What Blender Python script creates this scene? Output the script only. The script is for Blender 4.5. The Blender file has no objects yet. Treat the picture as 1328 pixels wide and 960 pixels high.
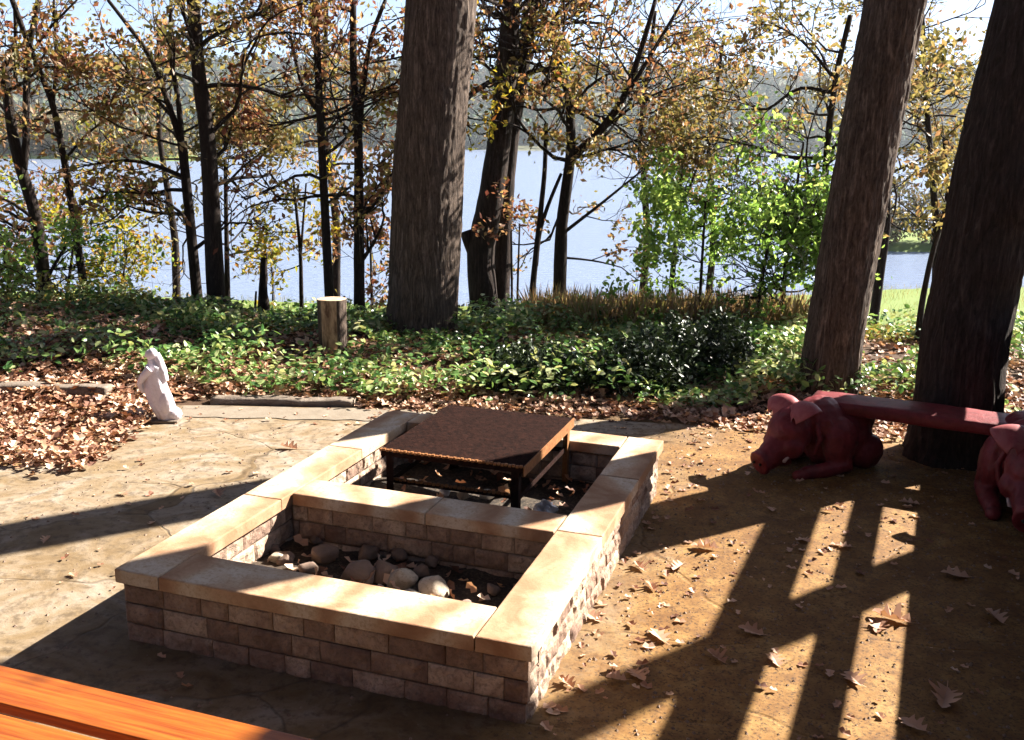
import bpy, math, random
import numpy as np
from mathutils import Vector, Matrix

# ------------------------------------------------------------------ camera, light, exposure
SC = bpy.context.scene
CAM_H = 2.1
F_PX, CX, CY = 1257.05, 664.0, 480.0
RM = np.array([[0.9998838864, -0.0152385586, 0.0],
               [0.0035561902, 0.2333407817, -0.9723885196],
               [0.0148177995, 0.9722756121, 0.2333678789]])
cam_d = bpy.data.cameras.new('camera')
cam = bpy.data.objects.new('camera', cam_d)
SC.collection.objects.link(cam)
M4 = Matrix([list(RM[i]) + [[0, 0, CAM_H][i]] for i in range(3)] + [[0, 0, 0, 1]])
cam.matrix_world = M4
cam_d.sensor_width = 36.0
cam_d.lens = F_PX * 36.0 / 1328.0
cam_d.clip_start = 0.05
cam_d.clip_end = 6000
SC.camera = cam

SUN_AZ, SUN_EL = 60.0, 34.0          # azimuth clockwise from +Y
w = bpy.data.worlds.new('World'); SC.world = w; w.use_nodes = True
nt = w.node_tree; nt.nodes.clear()
sky = nt.nodes.new('ShaderNodeTexSky'); sky.sky_type = 'NISHITA'; sky.sun_disc = False
sky.sun_elevation = math.radians(SUN_EL); sky.sun_rotation = math.radians(SUN_AZ)
sky.air_density = 0.45; sky.dust_density = 0.6; sky.ozone_density = 2.0
bg = nt.nodes.new('ShaderNodeBackground'); bg.inputs['Strength'].default_value = 0.05
wo = nt.nodes.new('ShaderNodeOutputWorld')
nt.links.new(sky.outputs[0], bg.inputs['Color']); nt.links.new(bg.outputs[0], wo.inputs['Surface'])
sun_d = bpy.data.lights.new('sun', 'SUN'); sun_d.energy = 5.0; sun_d.angle = math.radians(0.55)
sun_d.color = (1.0, 0.93, 0.82)
sun = bpy.data.objects.new('sun', sun_d); SC.collection.objects.link(sun)
a_, e_ = math.radians(SUN_AZ), math.radians(SUN_EL)
SUNV = Vector((math.sin(a_) * math.cos(e_), math.cos(a_) * math.cos(e_), math.sin(e_)))
sun.rotation_euler = SUNV.to_track_quat('Z', 'Y').to_euler()
SC.view_settings.view_transform = 'Standard'; SC.view_settings.look = 'None'
SC.view_settings.exposure = 2.25; SC.view_settings.gamma = 1.0
SC.view_settings.use_curve_mapping = False

# ------------------------------------------------------------------ helpers
def ray(px, py): return RM @ np.array([px - CX, -(py - CY), -F_PX])
def on_z(px, py, z=0.0):
    r = ray(px, py); t = (z - CAM_H) / r[2]; return np.array([r[0] * t, r[1] * t, z])
def on_y(px, py, Y):
    r = ray(px, py); t = Y / r[1]; return np.array([r[0] * t, Y, CAM_H + r[2] * t])

def vnoise(p, seed=0):
    p = np.atleast_2d(np.asarray(p, float)); i = np.floor(p).astype(np.int64); f = p - i
    f = f * f * (3 - 2 * f); out = 0
    def h(a, b, c):
        n = (a * 374761393 + b * 668265263 + c * 2147483647 + seed * 1274126177) & 0xffffffff
        n = ((n ^ (n >> 13)) * 1274126177) & 0xffffffff
        n = ((n ^ (n >> 16)) * 2246822519) & 0xffffffff
        return ((n ^ (n >> 15)) & 0xffffff) / float(0xffffff)
    for dx in (0, 1):
        for dy in (0, 1):
            for dz in (0, 1):
                wt = (f[:, 0] if dx else 1 - f[:, 0]) * (f[:, 1] if dy else 1 - f[:, 1]) * (f[:, 2] if dz else 1 - f[:, 2])
                out = out + wt * h(i[:, 0] + dx, i[:, 1] + dy, i[:, 2] + dz)
    return out
def fbm(p, seed=0, oct=3):
    p = np.atleast_2d(np.asarray(p, float)); s = 0; a = .5; t = 0
    for k in range(oct): s = s + a * vnoise(p * 2 ** k, seed + k); t += a; a *= .5
    return s / t
def n2(x, y, s=1.0, seed=0, oct=3):
    x = np.atleast_1d(x).astype(float); y = np.atleast_1d(y).astype(float)
    return fbm(np.stack([x * s, y * s, np.zeros_like(x) + .37], 1), seed, oct)

class MB:
    def __init__(s): s.v = []; s.f = []; s.n = 0; s.sm = []
    def add(s, v, f, smooth=True):
        v = np.asarray(v, float); s.v.append(v)
        s.f += [tuple(int(i) + s.n for i in q) for q in f]; s.sm += [smooth] * len(f); s.n += len(v)
    def box(s, lo, hi, M=None, smooth=False):
        x0, y0, z0 = lo; x1, y1, z1 = hi
        v = np.array([(x0,y0,z0),(x1,y0,z0),(x1,y1,z0),(x0,y1,z0),(x0,y0,z1),(x1,y0,z1),(x1,y1,z1),(x0,y1,z1)], float)
        if M is not None: v = np.array([M @ Vector(q) for q in v])
        s.add(v, [(0,3,2,1),(4,5,6,7),(0,1,5,4),(1,2,6,5),(2,3,7,6),(3,0,4,7)], smooth)
    def tube(s, pts, rad, n=8, caps=True, disp=None):
        pts = np.asarray(pts, float); rad = np.broadcast_to(np.asarray(rad, float), (len(pts),))
        d = np.gradient(pts, axis=0); d /= (np.linalg.norm(d, axis=1)[:, None] + 1e-9)
        ref = np.array([1., .13, 0.]) if abs(d[0][0]) < .8 else np.array([0, 1., .1])
        th = np.arange(n) * 2 * math.pi / n; V = []
        for k in range(len(pts)):
            u = ref - d[k] * (ref @ d[k]); u /= np.linalg.norm(u); ref = u
            q = np.cross(d[k], u)
            r = rad[k] * (1 + (disp[k] if disp is not None else 0))
            V.append(pts[k] + (np.cos(th) * r)[:, None] * u + (np.sin(th) * r)[:, None] * q)
        V = np.concatenate(V); F = []
        for k in range(len(pts) - 1):
            for j in range(n):
                a = k * n + j; b = k * n + (j + 1) % n; F.append((a, b, b + n, a + n))
        if caps: F.append(tuple(range(n - 1, -1, -1))); F.append(tuple((len(pts) - 1) * n + j for j in range(n)))
        s.add(V, F)
    def ball(s, c, r, M=None, nu=16, nv=10):
        V = []; F = []
        for i in range(nv + 1):
            ph = math.pi * i / nv
            for j in range(nu):
                t = 2 * math.pi * j / nu
                V.append((r[0] * math.sin(ph) * math.cos(t), r[1] * math.sin(ph) * math.sin(t), r[2] * math.cos(ph)))
        for i in range(nv):
            for j in range(nu):
                a = i * nu + j; b = i * nu + (j + 1) % nu; F.append((a, a + nu, b + nu, b))
        V = np.array(V)
        if M is not None: V = np.array([M @ Vector(q) for q in V])
        s.add(V + np.array(c), F)
    def build(s, name, mat, parent=None):
        me = bpy.data.meshes.new(name)
        V = np.concatenate(s.v) if s.v else np.zeros((0, 3))
        me.from_pydata(V.tolist(), [], s.f)
        me.polygons.foreach_set('use_smooth', s.sm)
        me.materials.append(mat); me.update()
        o = bpy.data.objects.new(name, me); SC.collection.objects.link(o)
        if parent: o.parent = parent
        return o

def raw_mesh(name, V, F, mat, parent=None, smooth=False):
    """V (n,3), F (m,k) equal-size faces, fast path."""
    me = bpy.data.meshes.new(name); V = np.asarray(V, np.float32); F = np.asarray(F, np.int32)
    me.vertices.add(len(V)); me.vertices.foreach_set('co', V.ravel())
    k = F.shape[1]; me.loops.add(F.size); me.loops.foreach_set('vertex_index', F.ravel())
    me.polygons.add(len(F)); me.polygons.foreach_set('loop_start', np.arange(0, F.size, k, dtype=np.int32))
    me.polygons.foreach_set('loop_total', np.full(len(F), k, np.int32))
    me.polygons.foreach_set('use_smooth', np.full(len(F), smooth))
    me.update(calc_edges=True); me.validate(); me.materials.append(mat)
    o = bpy.data.objects.new(name, me); SC.collection.objects.link(o)
    if parent: o.parent = parent
    return o

def tag(o, label=None, cat=None, group=None, kind=None):
    if label: o['label'] = label
    if cat: o['category'] = cat
    if group: o['group'] = group
    if kind: o['kind'] = kind
    return o
def empty(name, loc=(0, 0, 0), rz=0.0):
    o = bpy.data.objects.new(name, None); SC.collection.objects.link(o)
    o.empty_display_size = .1; o.location = loc; o.rotation_euler = (0, 0, rz); return o
def bevel(o, wd=.004, seg=2):
    m = o.modifiers.new('bevel', 'BEVEL'); m.width = wd; m.segments = seg; m.limit_method = 'ANGLE'; m.angle_limit = .6
    return o
def fuse(o, vox=.01, sm=4, noise=0.0, nscale=30):
    """Join overlapping shapes of a mesh into one continuous skin."""
    m = o.modifiers.new('r', 'REMESH'); m.mode = 'VOXEL'; m.voxel_size = vox; m.use_smooth_shade = True
    s_ = o.modifiers.new('s', 'SMOOTH'); s_.iterations = sm; s_.factor = .6
    dg = bpy.context.evaluated_depsgraph_get(); ev = o.evaluated_get(dg)
    me = bpy.data.meshes.new_from_object(ev); mats = list(o.data.materials)
    o.modifiers.clear(); o.data = me
    if not me.materials: me.materials.append(mats[0])
    if noise:
        n = len(me.vertices); co = np.empty(n * 3, np.float32); me.vertices.foreach_get('co', co); co = co.reshape(-1, 3)
        nm = np.empty(n * 3, np.float32); me.vertices.foreach_get('normal', nm); nm = nm.reshape(-1, 3)
        co = co + nm * ((fbm(co * nscale, 3) - .5) * 2 * noise)[:, None]
        me.vertices.foreach_set('co', co.astype(np.float32).ravel()); me.update()
    return o

# leaves -------------------------------------------------------------
T_DIAMOND = (np.array([(0, 0, 0), (-.26, .45, .07), (0, 1, 0), (.26, .45, .07)]), np.array([(0, 2, 1), (0, 3, 2)]))
T_OVAL = (np.array([(0, 0, 0), (-.27, .3, .05), (-.24, .68, .06), (0, 1, -.05), (.24, .68, .06), (.27, .3, .05), (0, .5, 0)]),
          np.array([(0, 6, 1), (1, 6, 2), (2, 6, 3), (3, 6, 4), (4, 6, 5), (5, 6, 0)]))
T_CURL = (np.array([(0, 0, .02), (-.36, .25, .16), (-.2, .55, .05), (-.38, .8, .2), (0, 1.05, .12), (.34, .78, .22), (.2, .5, .06), (.33, .22, .18), (0, .5, -.03)]),
          np.array([(0, 8, 1), (1, 8, 2), (2, 8, 3), (3, 8, 4), (4, 8, 5), (5, 8, 6), (6, 8, 7), (7, 8, 0)]))
def leaves(P, size, rng, tmpl, flat=0.0, jit=.35):
    """P (n,3) base points -> V,F. flat 0 random, 1 lying flat"""
    n = len(P); T, F = tmpl
    a = rng.normal(size=(n, 3)); up = rng.normal(size=(n, 3)) * (1 - flat) + np.array([0, 0, 1.]) * (flat * 2 + .35)
    up /= np.linalg.norm(up, axis=1)[:, None]
    y = a - up * np.sum(a * up, 1)[:, None]; y /= np.linalg.norm(y, axis=1)[:, None]
    x = np.cross(y, up)
    s = size * (1 + rng.uniform(-jit, jit, n))
    V = (T[None, :, 0, None] * x[:, None, :] + T[None, :, 1, None] * y[:, None, :] + T[None, :, 2, None] * up[:, None, :]) * s[:, None, None] + P[:, None, :]
    FF = F[None] + (np.arange(n) * len(T))[:, None, None]
    return V.reshape(-1, 3), FF.reshape(-1, 3)

# ------------------------------------------------------------------ materials
def mat(name):
    m = bpy.data.materials.new(name); m.use_nodes = True; t = m.node_tree; t.nodes.clear()
    out = t.nodes.new('ShaderNodeOutputMaterial'); b = t.nodes.new('ShaderNodeBsdfPrincipled')
    t.links.new(b.outputs[0], out.inputs['Surface']); return m, t, b, out
def N(t, typ, **kw):
    n = t.nodes.new(typ)
    for k, v in kw.items():
        if k in n.inputs: n.inputs[k].default_value = v
        else: setattr(n, k, v)
    return n
def ramp(t, fac, stops, interp='LINEAR'):
    r = t.nodes.new('ShaderNodeValToRGB'); r.color_ramp.interpolation = interp
    el = r.color_ramp.elements
    while len(el) < len(stops): el.new(.5)
    for e, (p, c) in zip(el, stops): e.position = p; e.color = (*c, 1) if len(c) == 3 else c
    if fac is not None: t.links.new(fac, r.inputs[0])
    return r.outputs[0]
def coords(t, scale=(1, 1, 1), rot=(0, 0, 0), world=False):
    g = t.nodes.new('ShaderNodeNewGeometry') if world else t.nodes.new('ShaderNodeTexCoord')
    mp = t.nodes.new('ShaderNodeMapping'); mp.inputs['Scale'].default_value = scale; mp.inputs['Rotation'].default_value = rot
    t.links.new(g.outputs['Position'] if world else g.outputs['Object'], mp.inputs[0]); return mp.outputs[0]
def noise(t, vec, scale, detail=4, rough=.55, dist=0.0):
    n = t.nodes.new('ShaderNodeTexNoise'); n.inputs['Scale'].default_value = scale; n.inputs['Detail'].default_value = detail
    n.inputs['Roughness'].default_value = rough; n.inputs['Distortion'].default_value = dist
    t.links.new(vec, n.inputs['Vector']); return n.outputs['Fac']
def mix(t, fac, a, b, typ='MIX'):
    m = t.nodes.new('ShaderNodeMix'); m.data_type = 'RGBA'; m.blend_type = typ
    for s_, v in ((0, fac), (6, a), (7, b)):
        if hasattr(v, 'is_output'): t.links.new(v, m.inputs[s_])
        else: m.inputs[s_].default_value = v if s_ == 0 else (*v, 1)
    return m.outputs[2]
def math_(t, op, a, b=None, clamp=False):
    m = t.nodes.new('ShaderNodeMath'); m.operation = op; m.use_clamp = clamp
    for i, v in enumerate((a, b)):
        if v is None: continue
        if hasattr(v, 'is_output'): t.links.new(v, m.inputs[i])
        else: m.inputs[i].default_value = v
    return m.outputs[0]
def bump(t, b, h, strength=.5, dist=.01):
    n = t.nodes.new('ShaderNodeBump'); n.inputs['Strength'].default_value = strength; n.inputs['Distance'].default_value = dist
    t.links.new(h, n.inputs['Height']); t.links.new(n.outputs[0], b.inputs['Normal'])

def leaf_mat(name, cols, trans=.45, rough=.5, clump=.8):
    m, t, b, out = mat(name)
    g = t.nodes.new('ShaderNodeNewGeometry')
    v = coords(t, world=True); nz = noise(t, v, clump, 2)
    f = math_(t, 'ADD', math_(t, 'MULTIPLY', g.outputs['Random Per Island'], .62), math_(t, 'MULTIPLY', math_(t, 'SUBTRACT', nz, .25), .76), True)
    k = len(cols); c = ramp(t, f, [((i + .5) / k, q) for i, q in enumerate(cols)])
    t.links.new(c, b.inputs['Base Color']); b.inputs['Roughness'].default_value = rough
    b.inputs['Specular IOR Level'].default_value = .35
    tr = t.nodes.new('ShaderNodeBsdfTranslucent')
    c2 = mix(t, 1.0, c, (1.4, 1.22, .85), 'MULTIPLY')
    t.links.new(c2, tr.inputs['Color'])
    mx = t.nodes.new('ShaderNodeMixShader'); mx.inputs[0].default_value = trans
    t.links.new(b.outputs[0], mx.inputs[1]); t.links.new(tr.outputs[0], mx.inputs[2]); t.links.new(mx.outputs[0], out.inputs['Surface'])
    return m

MAT = {}
MAT['oak_leaf'] = leaf_mat('oak_leaf', [(0.047,0.019,0.016), (0.130,0.056,0.035), (0.243,0.121,0.071), (0.336,0.205,0.123), (0.187,0.149,0.053), (0.121,0.130,0.040), (0.261,0.233,0.079), (0.429,0.335,0.194)])
MAT['rust_leaf'] = leaf_mat('rust_leaf', [(0.047,0.017,0.018), (0.149,0.051,0.040), (0.261,0.130,0.079), (0.392,0.260,0.159), (0.187,0.167,0.053), (0.280,0.251,0.079)])
MAT['olive_leaf'] = leaf_mat('olive_leaf', [(0.040,0.037,0.018), (0.106,0.112,0.041), (0.194,0.167,0.072), (0.264,0.251,0.108), (0.211,0.121,0.072), (0.334,0.279,0.171)])
MAT['yellow_leaf'] = leaf_mat('yellow_leaf', [(.10,.14,.02), (.24,.26,.03), (.38,.30,.04), (.30,.10,.04)])
MAT['green_leaf'] = leaf_mat('green_leaf', [(.05,.11,.03), (.13,.26,.06), (.25,.42,.11), (.44,.60,.22)], .58, .28)
MAT['ivy'] = leaf_mat('ivy', [(.02,.055,.015), (.06,.15,.04), (.15,.28,.08), (.34,.42,.17), (.62,.64,.40)], .3, .28, 1.6)
MAT['weed'] = leaf_mat('weed', [(.06,.08,.02), (.14,.17,.04), (.26,.24,.07), (.26,.15,.07)], .35, .5)
MAT['litter'] = leaf_mat('litter', [(0.077,0.032,0.021), (0.220,0.092,0.053), (0.440,0.238,0.148), (0.638,0.421,0.297), (0.792,0.605,0.466)], .15, .6, 3)
MAT['drygrass'] = leaf_mat('drygrass', [(.13,.08,.05), (.26,.17,.10), (.36,.26,.17), (.26,.25,.10), (.14,.18,.04)], .35, .7)
MAT['far_leaf'] = leaf_mat('far_leaf', [(0.062,0.088,0.037), (0.125,0.150,0.062), (0.188,0.138,0.075), (0.237,0.175,0.100), (0.300,0.250,0.112)], .15, .9, .03)
MAT['far_hill_leaf'] = leaf_mat('far_hill_leaf', [(0.022,0.050,0.028), (0.050,0.094,0.044), (0.110,0.110,0.061), (0.176,0.132,0.088)], .1, .9, .012)

def bark_mat(name, c0, c1, c2, sc=1.0, disp=.02):
    m, t, b, out = mat(name)
    v = coords(t, (16 * sc, 16 * sc, 1.9 * sc)); h = noise(t, v, 2.0, 8, .68, 1.2)
    rid = math_(t, 'SUBTRACT', 1.0, math_(t, 'MULTIPLY', math_(t, 'ABSOLUTE', math_(t, 'SUBTRACT', noise(t, v, 1.3, 5, .6, .8), .5)), 5.0), True)
    v2 = coords(t, (1, 1, .6)); big = noise(t, v2, 3, 4); v3 = coords(t, (30, 30, 14)); fine = noise(t, v3, 2.0, 5, .7)
    hh = math_(t, 'ADD', math_(t, 'MULTIPLY', h, .9), math_(t, 'SUBTRACT', math_(t, 'MULTIPLY', fine, .45), math_(t, 'MULTIPLY', rid, .35)))
    c = ramp(t, hh, [(.22, c0), (.48, c1), (.78, c2)])
    c = mix(t, math_(t, 'MULTIPLY', big, .5), c, c0)
    t.links.new(c, b.inputs['Base Color']); b.inputs['Roughness'].default_value = .9; b.inputs['Specular IOR Level'].default_value = .2
    bump(t, b, hh, .9, disp); return m
MAT['bark'] = bark_mat('bark', (0.029,0.020,0.016), (0.130,0.094,0.075), (0.314,0.239,0.192))
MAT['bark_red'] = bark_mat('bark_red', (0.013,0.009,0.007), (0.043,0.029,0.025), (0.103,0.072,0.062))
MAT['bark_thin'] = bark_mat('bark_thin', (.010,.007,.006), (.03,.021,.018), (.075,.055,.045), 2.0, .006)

def ground_mat():
    m, t, b, out = mat('ground')
    v = coords(t, world=True)
    sep = t.nodes.new('ShaderNodeSeparateXYZ'); t.links.new(v, sep.inputs[0])
    n1 = noise(t, v, .9, 5); n3 = noise(t, v, 14, 6, .7); n4 = noise(t, v, 60, 4, .7)
    near = ramp(t, n1, [(.25, (0.218,0.119,0.043)), (.5, (0.304,0.191,0.086)), (.72, (0.383,0.277,0.152))])
    near = mix(t, math_(t, 'MULTIPLY', ramp(t, n3, [(.42, (0,0,0)), (.7, (1,1,1))]), .5), near, (0.132,0.066,0.026))
    near = mix(t, math_(t, 'MULTIPLY', ramp(t, n4, [(.55, (0,0,0)), (.75, (1,1,1))]), .55), near, (0.066,0.036,0.020))
    soil = mix(t, n3, (0.040,0.023,0.013), (0.106,0.059,0.033))
    fy = math_(t, 'MULTIPLY', math_(t, 'SUBTRACT', math_(t, 'ADD', sep.outputs[1], math_(t, 'MULTIPLY', n1, .8)), 7.3), 2.0, True)
    c = mix(t, fy, near, soil)
    gr = mix(t, noise(t, v, .35, 4), (.10,.17,.03), (.19,.24,.06))
    gr = mix(t, math_(t, 'MULTIPLY', noise(t, v, 4, 3), .5), gr, (.12,.16,.03))
    fg = math_(t, 'MULTIPLY', math_(t, 'SUBTRACT', sep.outputs[1], 16), .3, True)
    c = mix(t, fg, c, gr)
    far = mix(t, noise(t, v, .02, 4), (.05,.07,.03), (.13,.11,.06))
    ff = math_(t, 'MULTIPLY', math_(t, 'SUBTRACT', sep.outputs[1], 330), .05, True)
    c = mix(t, ff, c, far)
    t.links.new(c, b.inputs['Base Color']); b.inputs['Roughness'].default_value = .9; b.inputs['Specular IOR Level'].default_value = .25
    bump(t, b, math_(t, 'ADD', n3, math_(t, 'MULTIPLY', n4, .6)), .55, .018); return m
MAT['ground'] = ground_mat()

def patio_mat():
    m, t, b, out = mat('patio')
    v = coords(t, world=True); v2 = coords(t, (1, 1.25, 1), (0, 0, .33), True)
    n1 = noise(t, v, 1.1, 5, .6, .4); n2_ = noise(t, v2, 2.4, 6, .62, 1.6); n3 = noise(t, v, 18, 6, .7); n5 = noise(t, v, 75, 4, .7)
    # distorted flagstone joints
    dm = t.nodes.new('ShaderNodeVectorMath'); dm.operation = 'MULTIPLY_ADD'
    nn = t.nodes.new('ShaderNodeTexNoise'); nn.inputs['Scale'].default_value = 2.2; t.links.new(v2, nn.inputs['Vector'])
    t.links.new(nn.outputs['Color'], dm.inputs[0]); dm.inputs[1].default_value = (.35, .35, 0); t.links.new(v2, dm.inputs[2])
    vo = t.nodes.new('ShaderNodeTexVoronoi'); vo.feature = 'DISTANCE_TO_EDGE'; vo.inputs['Scale'].default_value = .95; t.links.new(dm.outputs[0], vo.inputs['Vector'])
    vc = t.nodes.new('ShaderNodeTexVoronoi'); vc.inputs['Scale'].default_value = .95; t.links.new(dm.outputs[0], vc.inputs['Vector'])
    cell = t.nodes.new('ShaderNodeSeparateColor'); t.links.new(vc.outputs['Color'], cell.inputs[0])
    base = ramp(t, math_(t, 'ADD', math_(t, 'MULTIPLY', n2_, .75), math_(t, 'MULTIPLY', cell.outputs[0], .25)),
                [(.28, (0.119,0.075,0.037)), (.42, (0.186,0.127,0.067)), (.54, (0.246,0.185,0.122)), (.66, (0.309,0.261,0.211))])
    base = mix(t, math_(t, 'MULTIPLY', ramp(t, n1, [(.5, (0,0,0)), (.68, (1,1,1))]), .55), base, (0.182,0.119,0.047))
    base = mix(t, math_(t, 'MULTIPLY', ramp(t, n3, [(.50, (0,0,0)), (.64, (1,1,1))]), .65), base, (0.079,0.055,0.034))
    base = mix(t, math_(t, 'MULTIPLY', ramp(t, n5, [(.6, (0,0,0)), (.75, (1,1,1))]), .5), base, (0.047,0.032,0.022))
    j = ramp(t, vo.outputs['Distance'], [(.002, (1,1,1)), (.011, (0,0,0))])
    j = math_(t, 'MULTIPLY', j, ramp(t, noise(t, v, 3.1, 3), [(.34, (0,0,0)), (.48, (1,1,1))]))
    base = mix(t, math_(t, 'MULTIPLY', j, .5), base, (0.061,0.043,0.026))
    sx = t.nodes.new('ShaderNodeSeparateXYZ'); t.links.new(v, sx.inputs[0])
    fx = math_(t, 'SUBTRACT', math_(t, 'ADD', math_(t, 'ADD', sx.outputs[0], math_(t, 'MULTIPLY', n1, 1.6)), math_(t, 'MULTIPLY', n3, .6)), math_(t, 'ADD', .85, math_(t, 'MULTIPLY', math_(t, 'SUBTRACT', sx.outputs[1], 3.0), .26)))
    fx = math_(t, 'MULTIPLY', fx, 1.6, True)
    n6 = noise(t, v, 5, 6, .7, .3)
    earth = ramp(t, n6, [(.3, (0.126,0.053,0.011)), (.48, (0.202,0.099,0.025)), (.6, (0.264,0.144,0.042)), (.75, (0.310,0.189,0.069))])
    earth = mix(t, math_(t, 'MULTIPLY', ramp(t, n3, [(.50, (0,0,0)), (.66, (1,1,1))]), .6), earth, (0.080,0.032,0.009))
    earth = mix(t, math_(t, 'MULTIPLY', ramp(t, n5, [(.52, (0,0,0)), (.62, (1,1,1))]), .85), earth, (0.042,0.019,0.007))
    base = mix(t, fx, base, earth)
    t.links.new(base, b.inputs['Base Color']); b.inputs['Roughness'].default_value = .8; b.inputs['Specular IOR Level'].default_value = .3
    hgt = math_(t, 'SUBTRACT', math_(t, 'ADD', math_(t, 'MULTIPLY', n3, .5), n2_), math_(t, 'MULTIPLY', j, .6))
    bump(t, b, hgt, .6, .012); return m
MAT['patio'] = patio_mat()

def stone_mat(name, cols, sc=6, bs=.5, wood=False, spots=(.2,.15,.1), bd=.006):
    m, t, b, out = mat(name)
    g = t.nodes.new('ShaderNodeObjectInfo'); gg = t.nodes.new('ShaderNodeNewGeometry')
    tc = t.nodes.new('ShaderNodeTexCoord'); ad = t.nodes.new('ShaderNodeVectorMath'); ad.operation = 'ADD'
    cb = t.nodes.new('ShaderNodeCombineXYZ'); r = math_(t, 'MULTIPLY', math_(t, 'ADD', g.outputs['Random'], gg.outputs['Random Per Island']), 9.0)
    t.links.new(r, cb.inputs[0]); t.links.new(r, cb.inputs[2])
    t.links.new(tc.outputs['Object'], ad.inputs[0]); t.links.new(cb.outputs[0], ad.inputs[1]); v = ad.outputs[0]
    n1 = noise(t, v, sc, 6, .6, 2.2 if wood else .4)
    f = n1
    if wood:
        wv = t.nodes.new('ShaderNodeTexWave'); wv.inputs['Scale'].default_value = .9; wv.inputs['Distortion'].default_value = 16; wv.inputs['Detail'].default_value = 4
        wv.inputs['Detail Scale'].default_value = .8; t.links.new(v, wv.inputs['Vector'])
        f = math_(t, 'ADD', math_(t, 'MULTIPLY', n1, .62), math_(t, 'MULTIPLY', wv.outputs['Fac'], .42))
    else: f = math_(t, 'ADD', math_(t, 'MULTIPLY', n1, .75), math_(t, 'MULTIPLY', gg.outputs['Random Per Island'], .25))
    k = len(cols); c = ramp(t, f, [(.28 + .5 * i / (k - 1), q) for i, q in enumerate(cols)])
    n3 = noise(t, v, 60, 5, .75); c = mix(t, math_(t, 'MULTIPLY', ramp(t, n3, [(.48, (0,0,0)), (.66, (1,1,1))]), .6), c, spots)
    n4 = noise(t, v, 3.5, 6, .75, .8); c = mix(t, math_(t, 'MULTIPLY', ramp(t, n4, [(.56, (0,0,0)), (.70, (1,1,1))]), .5), c, spots)
    t.links.new(c, b.inputs['Base Color']); b.inputs['Roughness'].default_value = .85; b.inputs['Specular IOR Level'].default_value = .3
    bump(t, b, math_(t, 'ADD', noise(t, v, 22, 6, .7), math_(t, 'MULTIPLY', n3, .5)), bs, bd); return m
MAT['cap'] = stone_mat('capstone', [(0.308,0.163,0.089), (0.446,0.279,0.171), (0.508,0.373,0.252), (0.600,0.512,0.407)], 3.0, .5, True, (0.308,0.187,0.106))
MAT['block'] = stone_mat('wall_block', [(0.175,0.105,0.079), (0.321,0.212,0.157), (0.508,0.372,0.280), (0.776,0.621,0.482)], 7, .9, False, (0.134,0.099,0.079), .012)
MAT['mortar'] = stone_mat('mortar', [(.12,.10,.085), (.2,.17,.14)], 10)
MAT['rock'] = stone_mat('rock', [(0.117,0.077,0.062), (0.247,0.171,0.133), (0.390,0.275,0.199)], 9, .9)
MAT['pale_lit_rock'] = stone_mat('pale_lit_rock', [(.3,.24,.19), (.5,.42,.33), (.66,.58,.46)], 9, .7)  # rock with the sunlight that reaches it put into a paler colour
MAT['curb'] = stone_mat('curb', [(0.120,0.090,0.072), (0.204,0.162,0.132), (0.288,0.252,0.216)], 9, .8, bd=.012)
MAT['border'] = stone_mat('border', [(0.159,0.126,0.094), (0.218,0.180,0.140), (0.261,0.225,0.178)], 9, .5)
MAT['white_stone'] = stone_mat('white_stone', [(.70,.62,.68), (.80,.74,.80), (.85,.82,.86)], 8, .2, spots=(.6,.52,.55))
MAT['dark_soil'] = stone_mat('dark_soil', [(.015,.011,.009), (.04,.028,.022), (.07,.05,.035)], 12, .9)

def simple(name, col, rough=.6, metal=0.0, spec=.4, n=None, bs=0.0, coat=0.0, scale=(1, 1, 1), bd=.003, stops=(.35, .65)):
    m, t, b, out = mat(name)
    b.inputs['Roughness'].default_value = rough; b.inputs['Metallic'].default_value = metal; b.inputs['Specular IOR Level'].default_value = spec
    b.inputs['Coat Weight'].default_value = coat; b.inputs['Coat Roughness'].default_value = .25
    v = coords(t, scale)
    if n:
        f = noise(t, v, n[0], 6, .65, .5); c = ramp(t, f, [(stops[0], col), (stops[1], n[1])]); t.links.new(c, b.inputs['Base Color'])
        if bs: bump(t, b, f, bs, bd)
    else: b.inputs['Base Color'].default_value = (*col, 1)
    return m
MAT['rust'] = simple('rusty_steel', (.008,.0035,.003), 1.0, 0, .08, (34, (.028,.011,.008)), .9, bd=.006)
MAT['rust_sunlit'] = simple('rust_sunlit', (0.186,0.061,0.015), .7, .1, .4, (40, (0.298,0.132,0.040)), .5)  # orange rust, with sunlight on these parts put into the brighter colour
MAT['pig'] = simple('red_glazed_pig', (.115,.007,.011), .55, 0, .35, (11, (.22,.024,.030)), .7, .06, bd=.008)
MAT['pig_ear'] = simple('pig_ear', (.26,.045,.055), .55, 0, .35, (16, (.36,.10,.10)), .4, .05)
MAT['tusk'] = simple('tusk', (.6,.45,.42), .4)
MAT['black'] = simple('black', (.01,.01,.01), .4)
MAT['orange_wood'] = simple('orange_stained_wood', (0.211,0.041,0.003), .42, 0, .4, (5, (0.405,0.115,0.012)), .25, .2, (.5, 14, 14), .002)
MAT['fence_wood'] = simple('fence_wood', (0.048,0.030,0.018), .8, 0, .3, (6, (0.078,0.054,0.033)), .3, 0, (8, 8, .8))  # kept dark so the added fence and house bounce little light
MAT['stump_side'] = MAT['bark_red']
MAT['stump_cut'] = simple('cut_wood', (.42,.28,.17), .8, 0, .3, (12, (.62,.46,.32)), .4)
MAT['stump_bare'] = simple('bare_wood', (.10,.05,.03), .8, 0, .3, (7, (.5,.34,.22)), .5, 0, (3, 3, .8), .01)
MAT['foil'] = simple('crumpled_foil', (.62,.6,.58), .35, .3, .6, (25, (.85,.84,.82)), .6)

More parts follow.
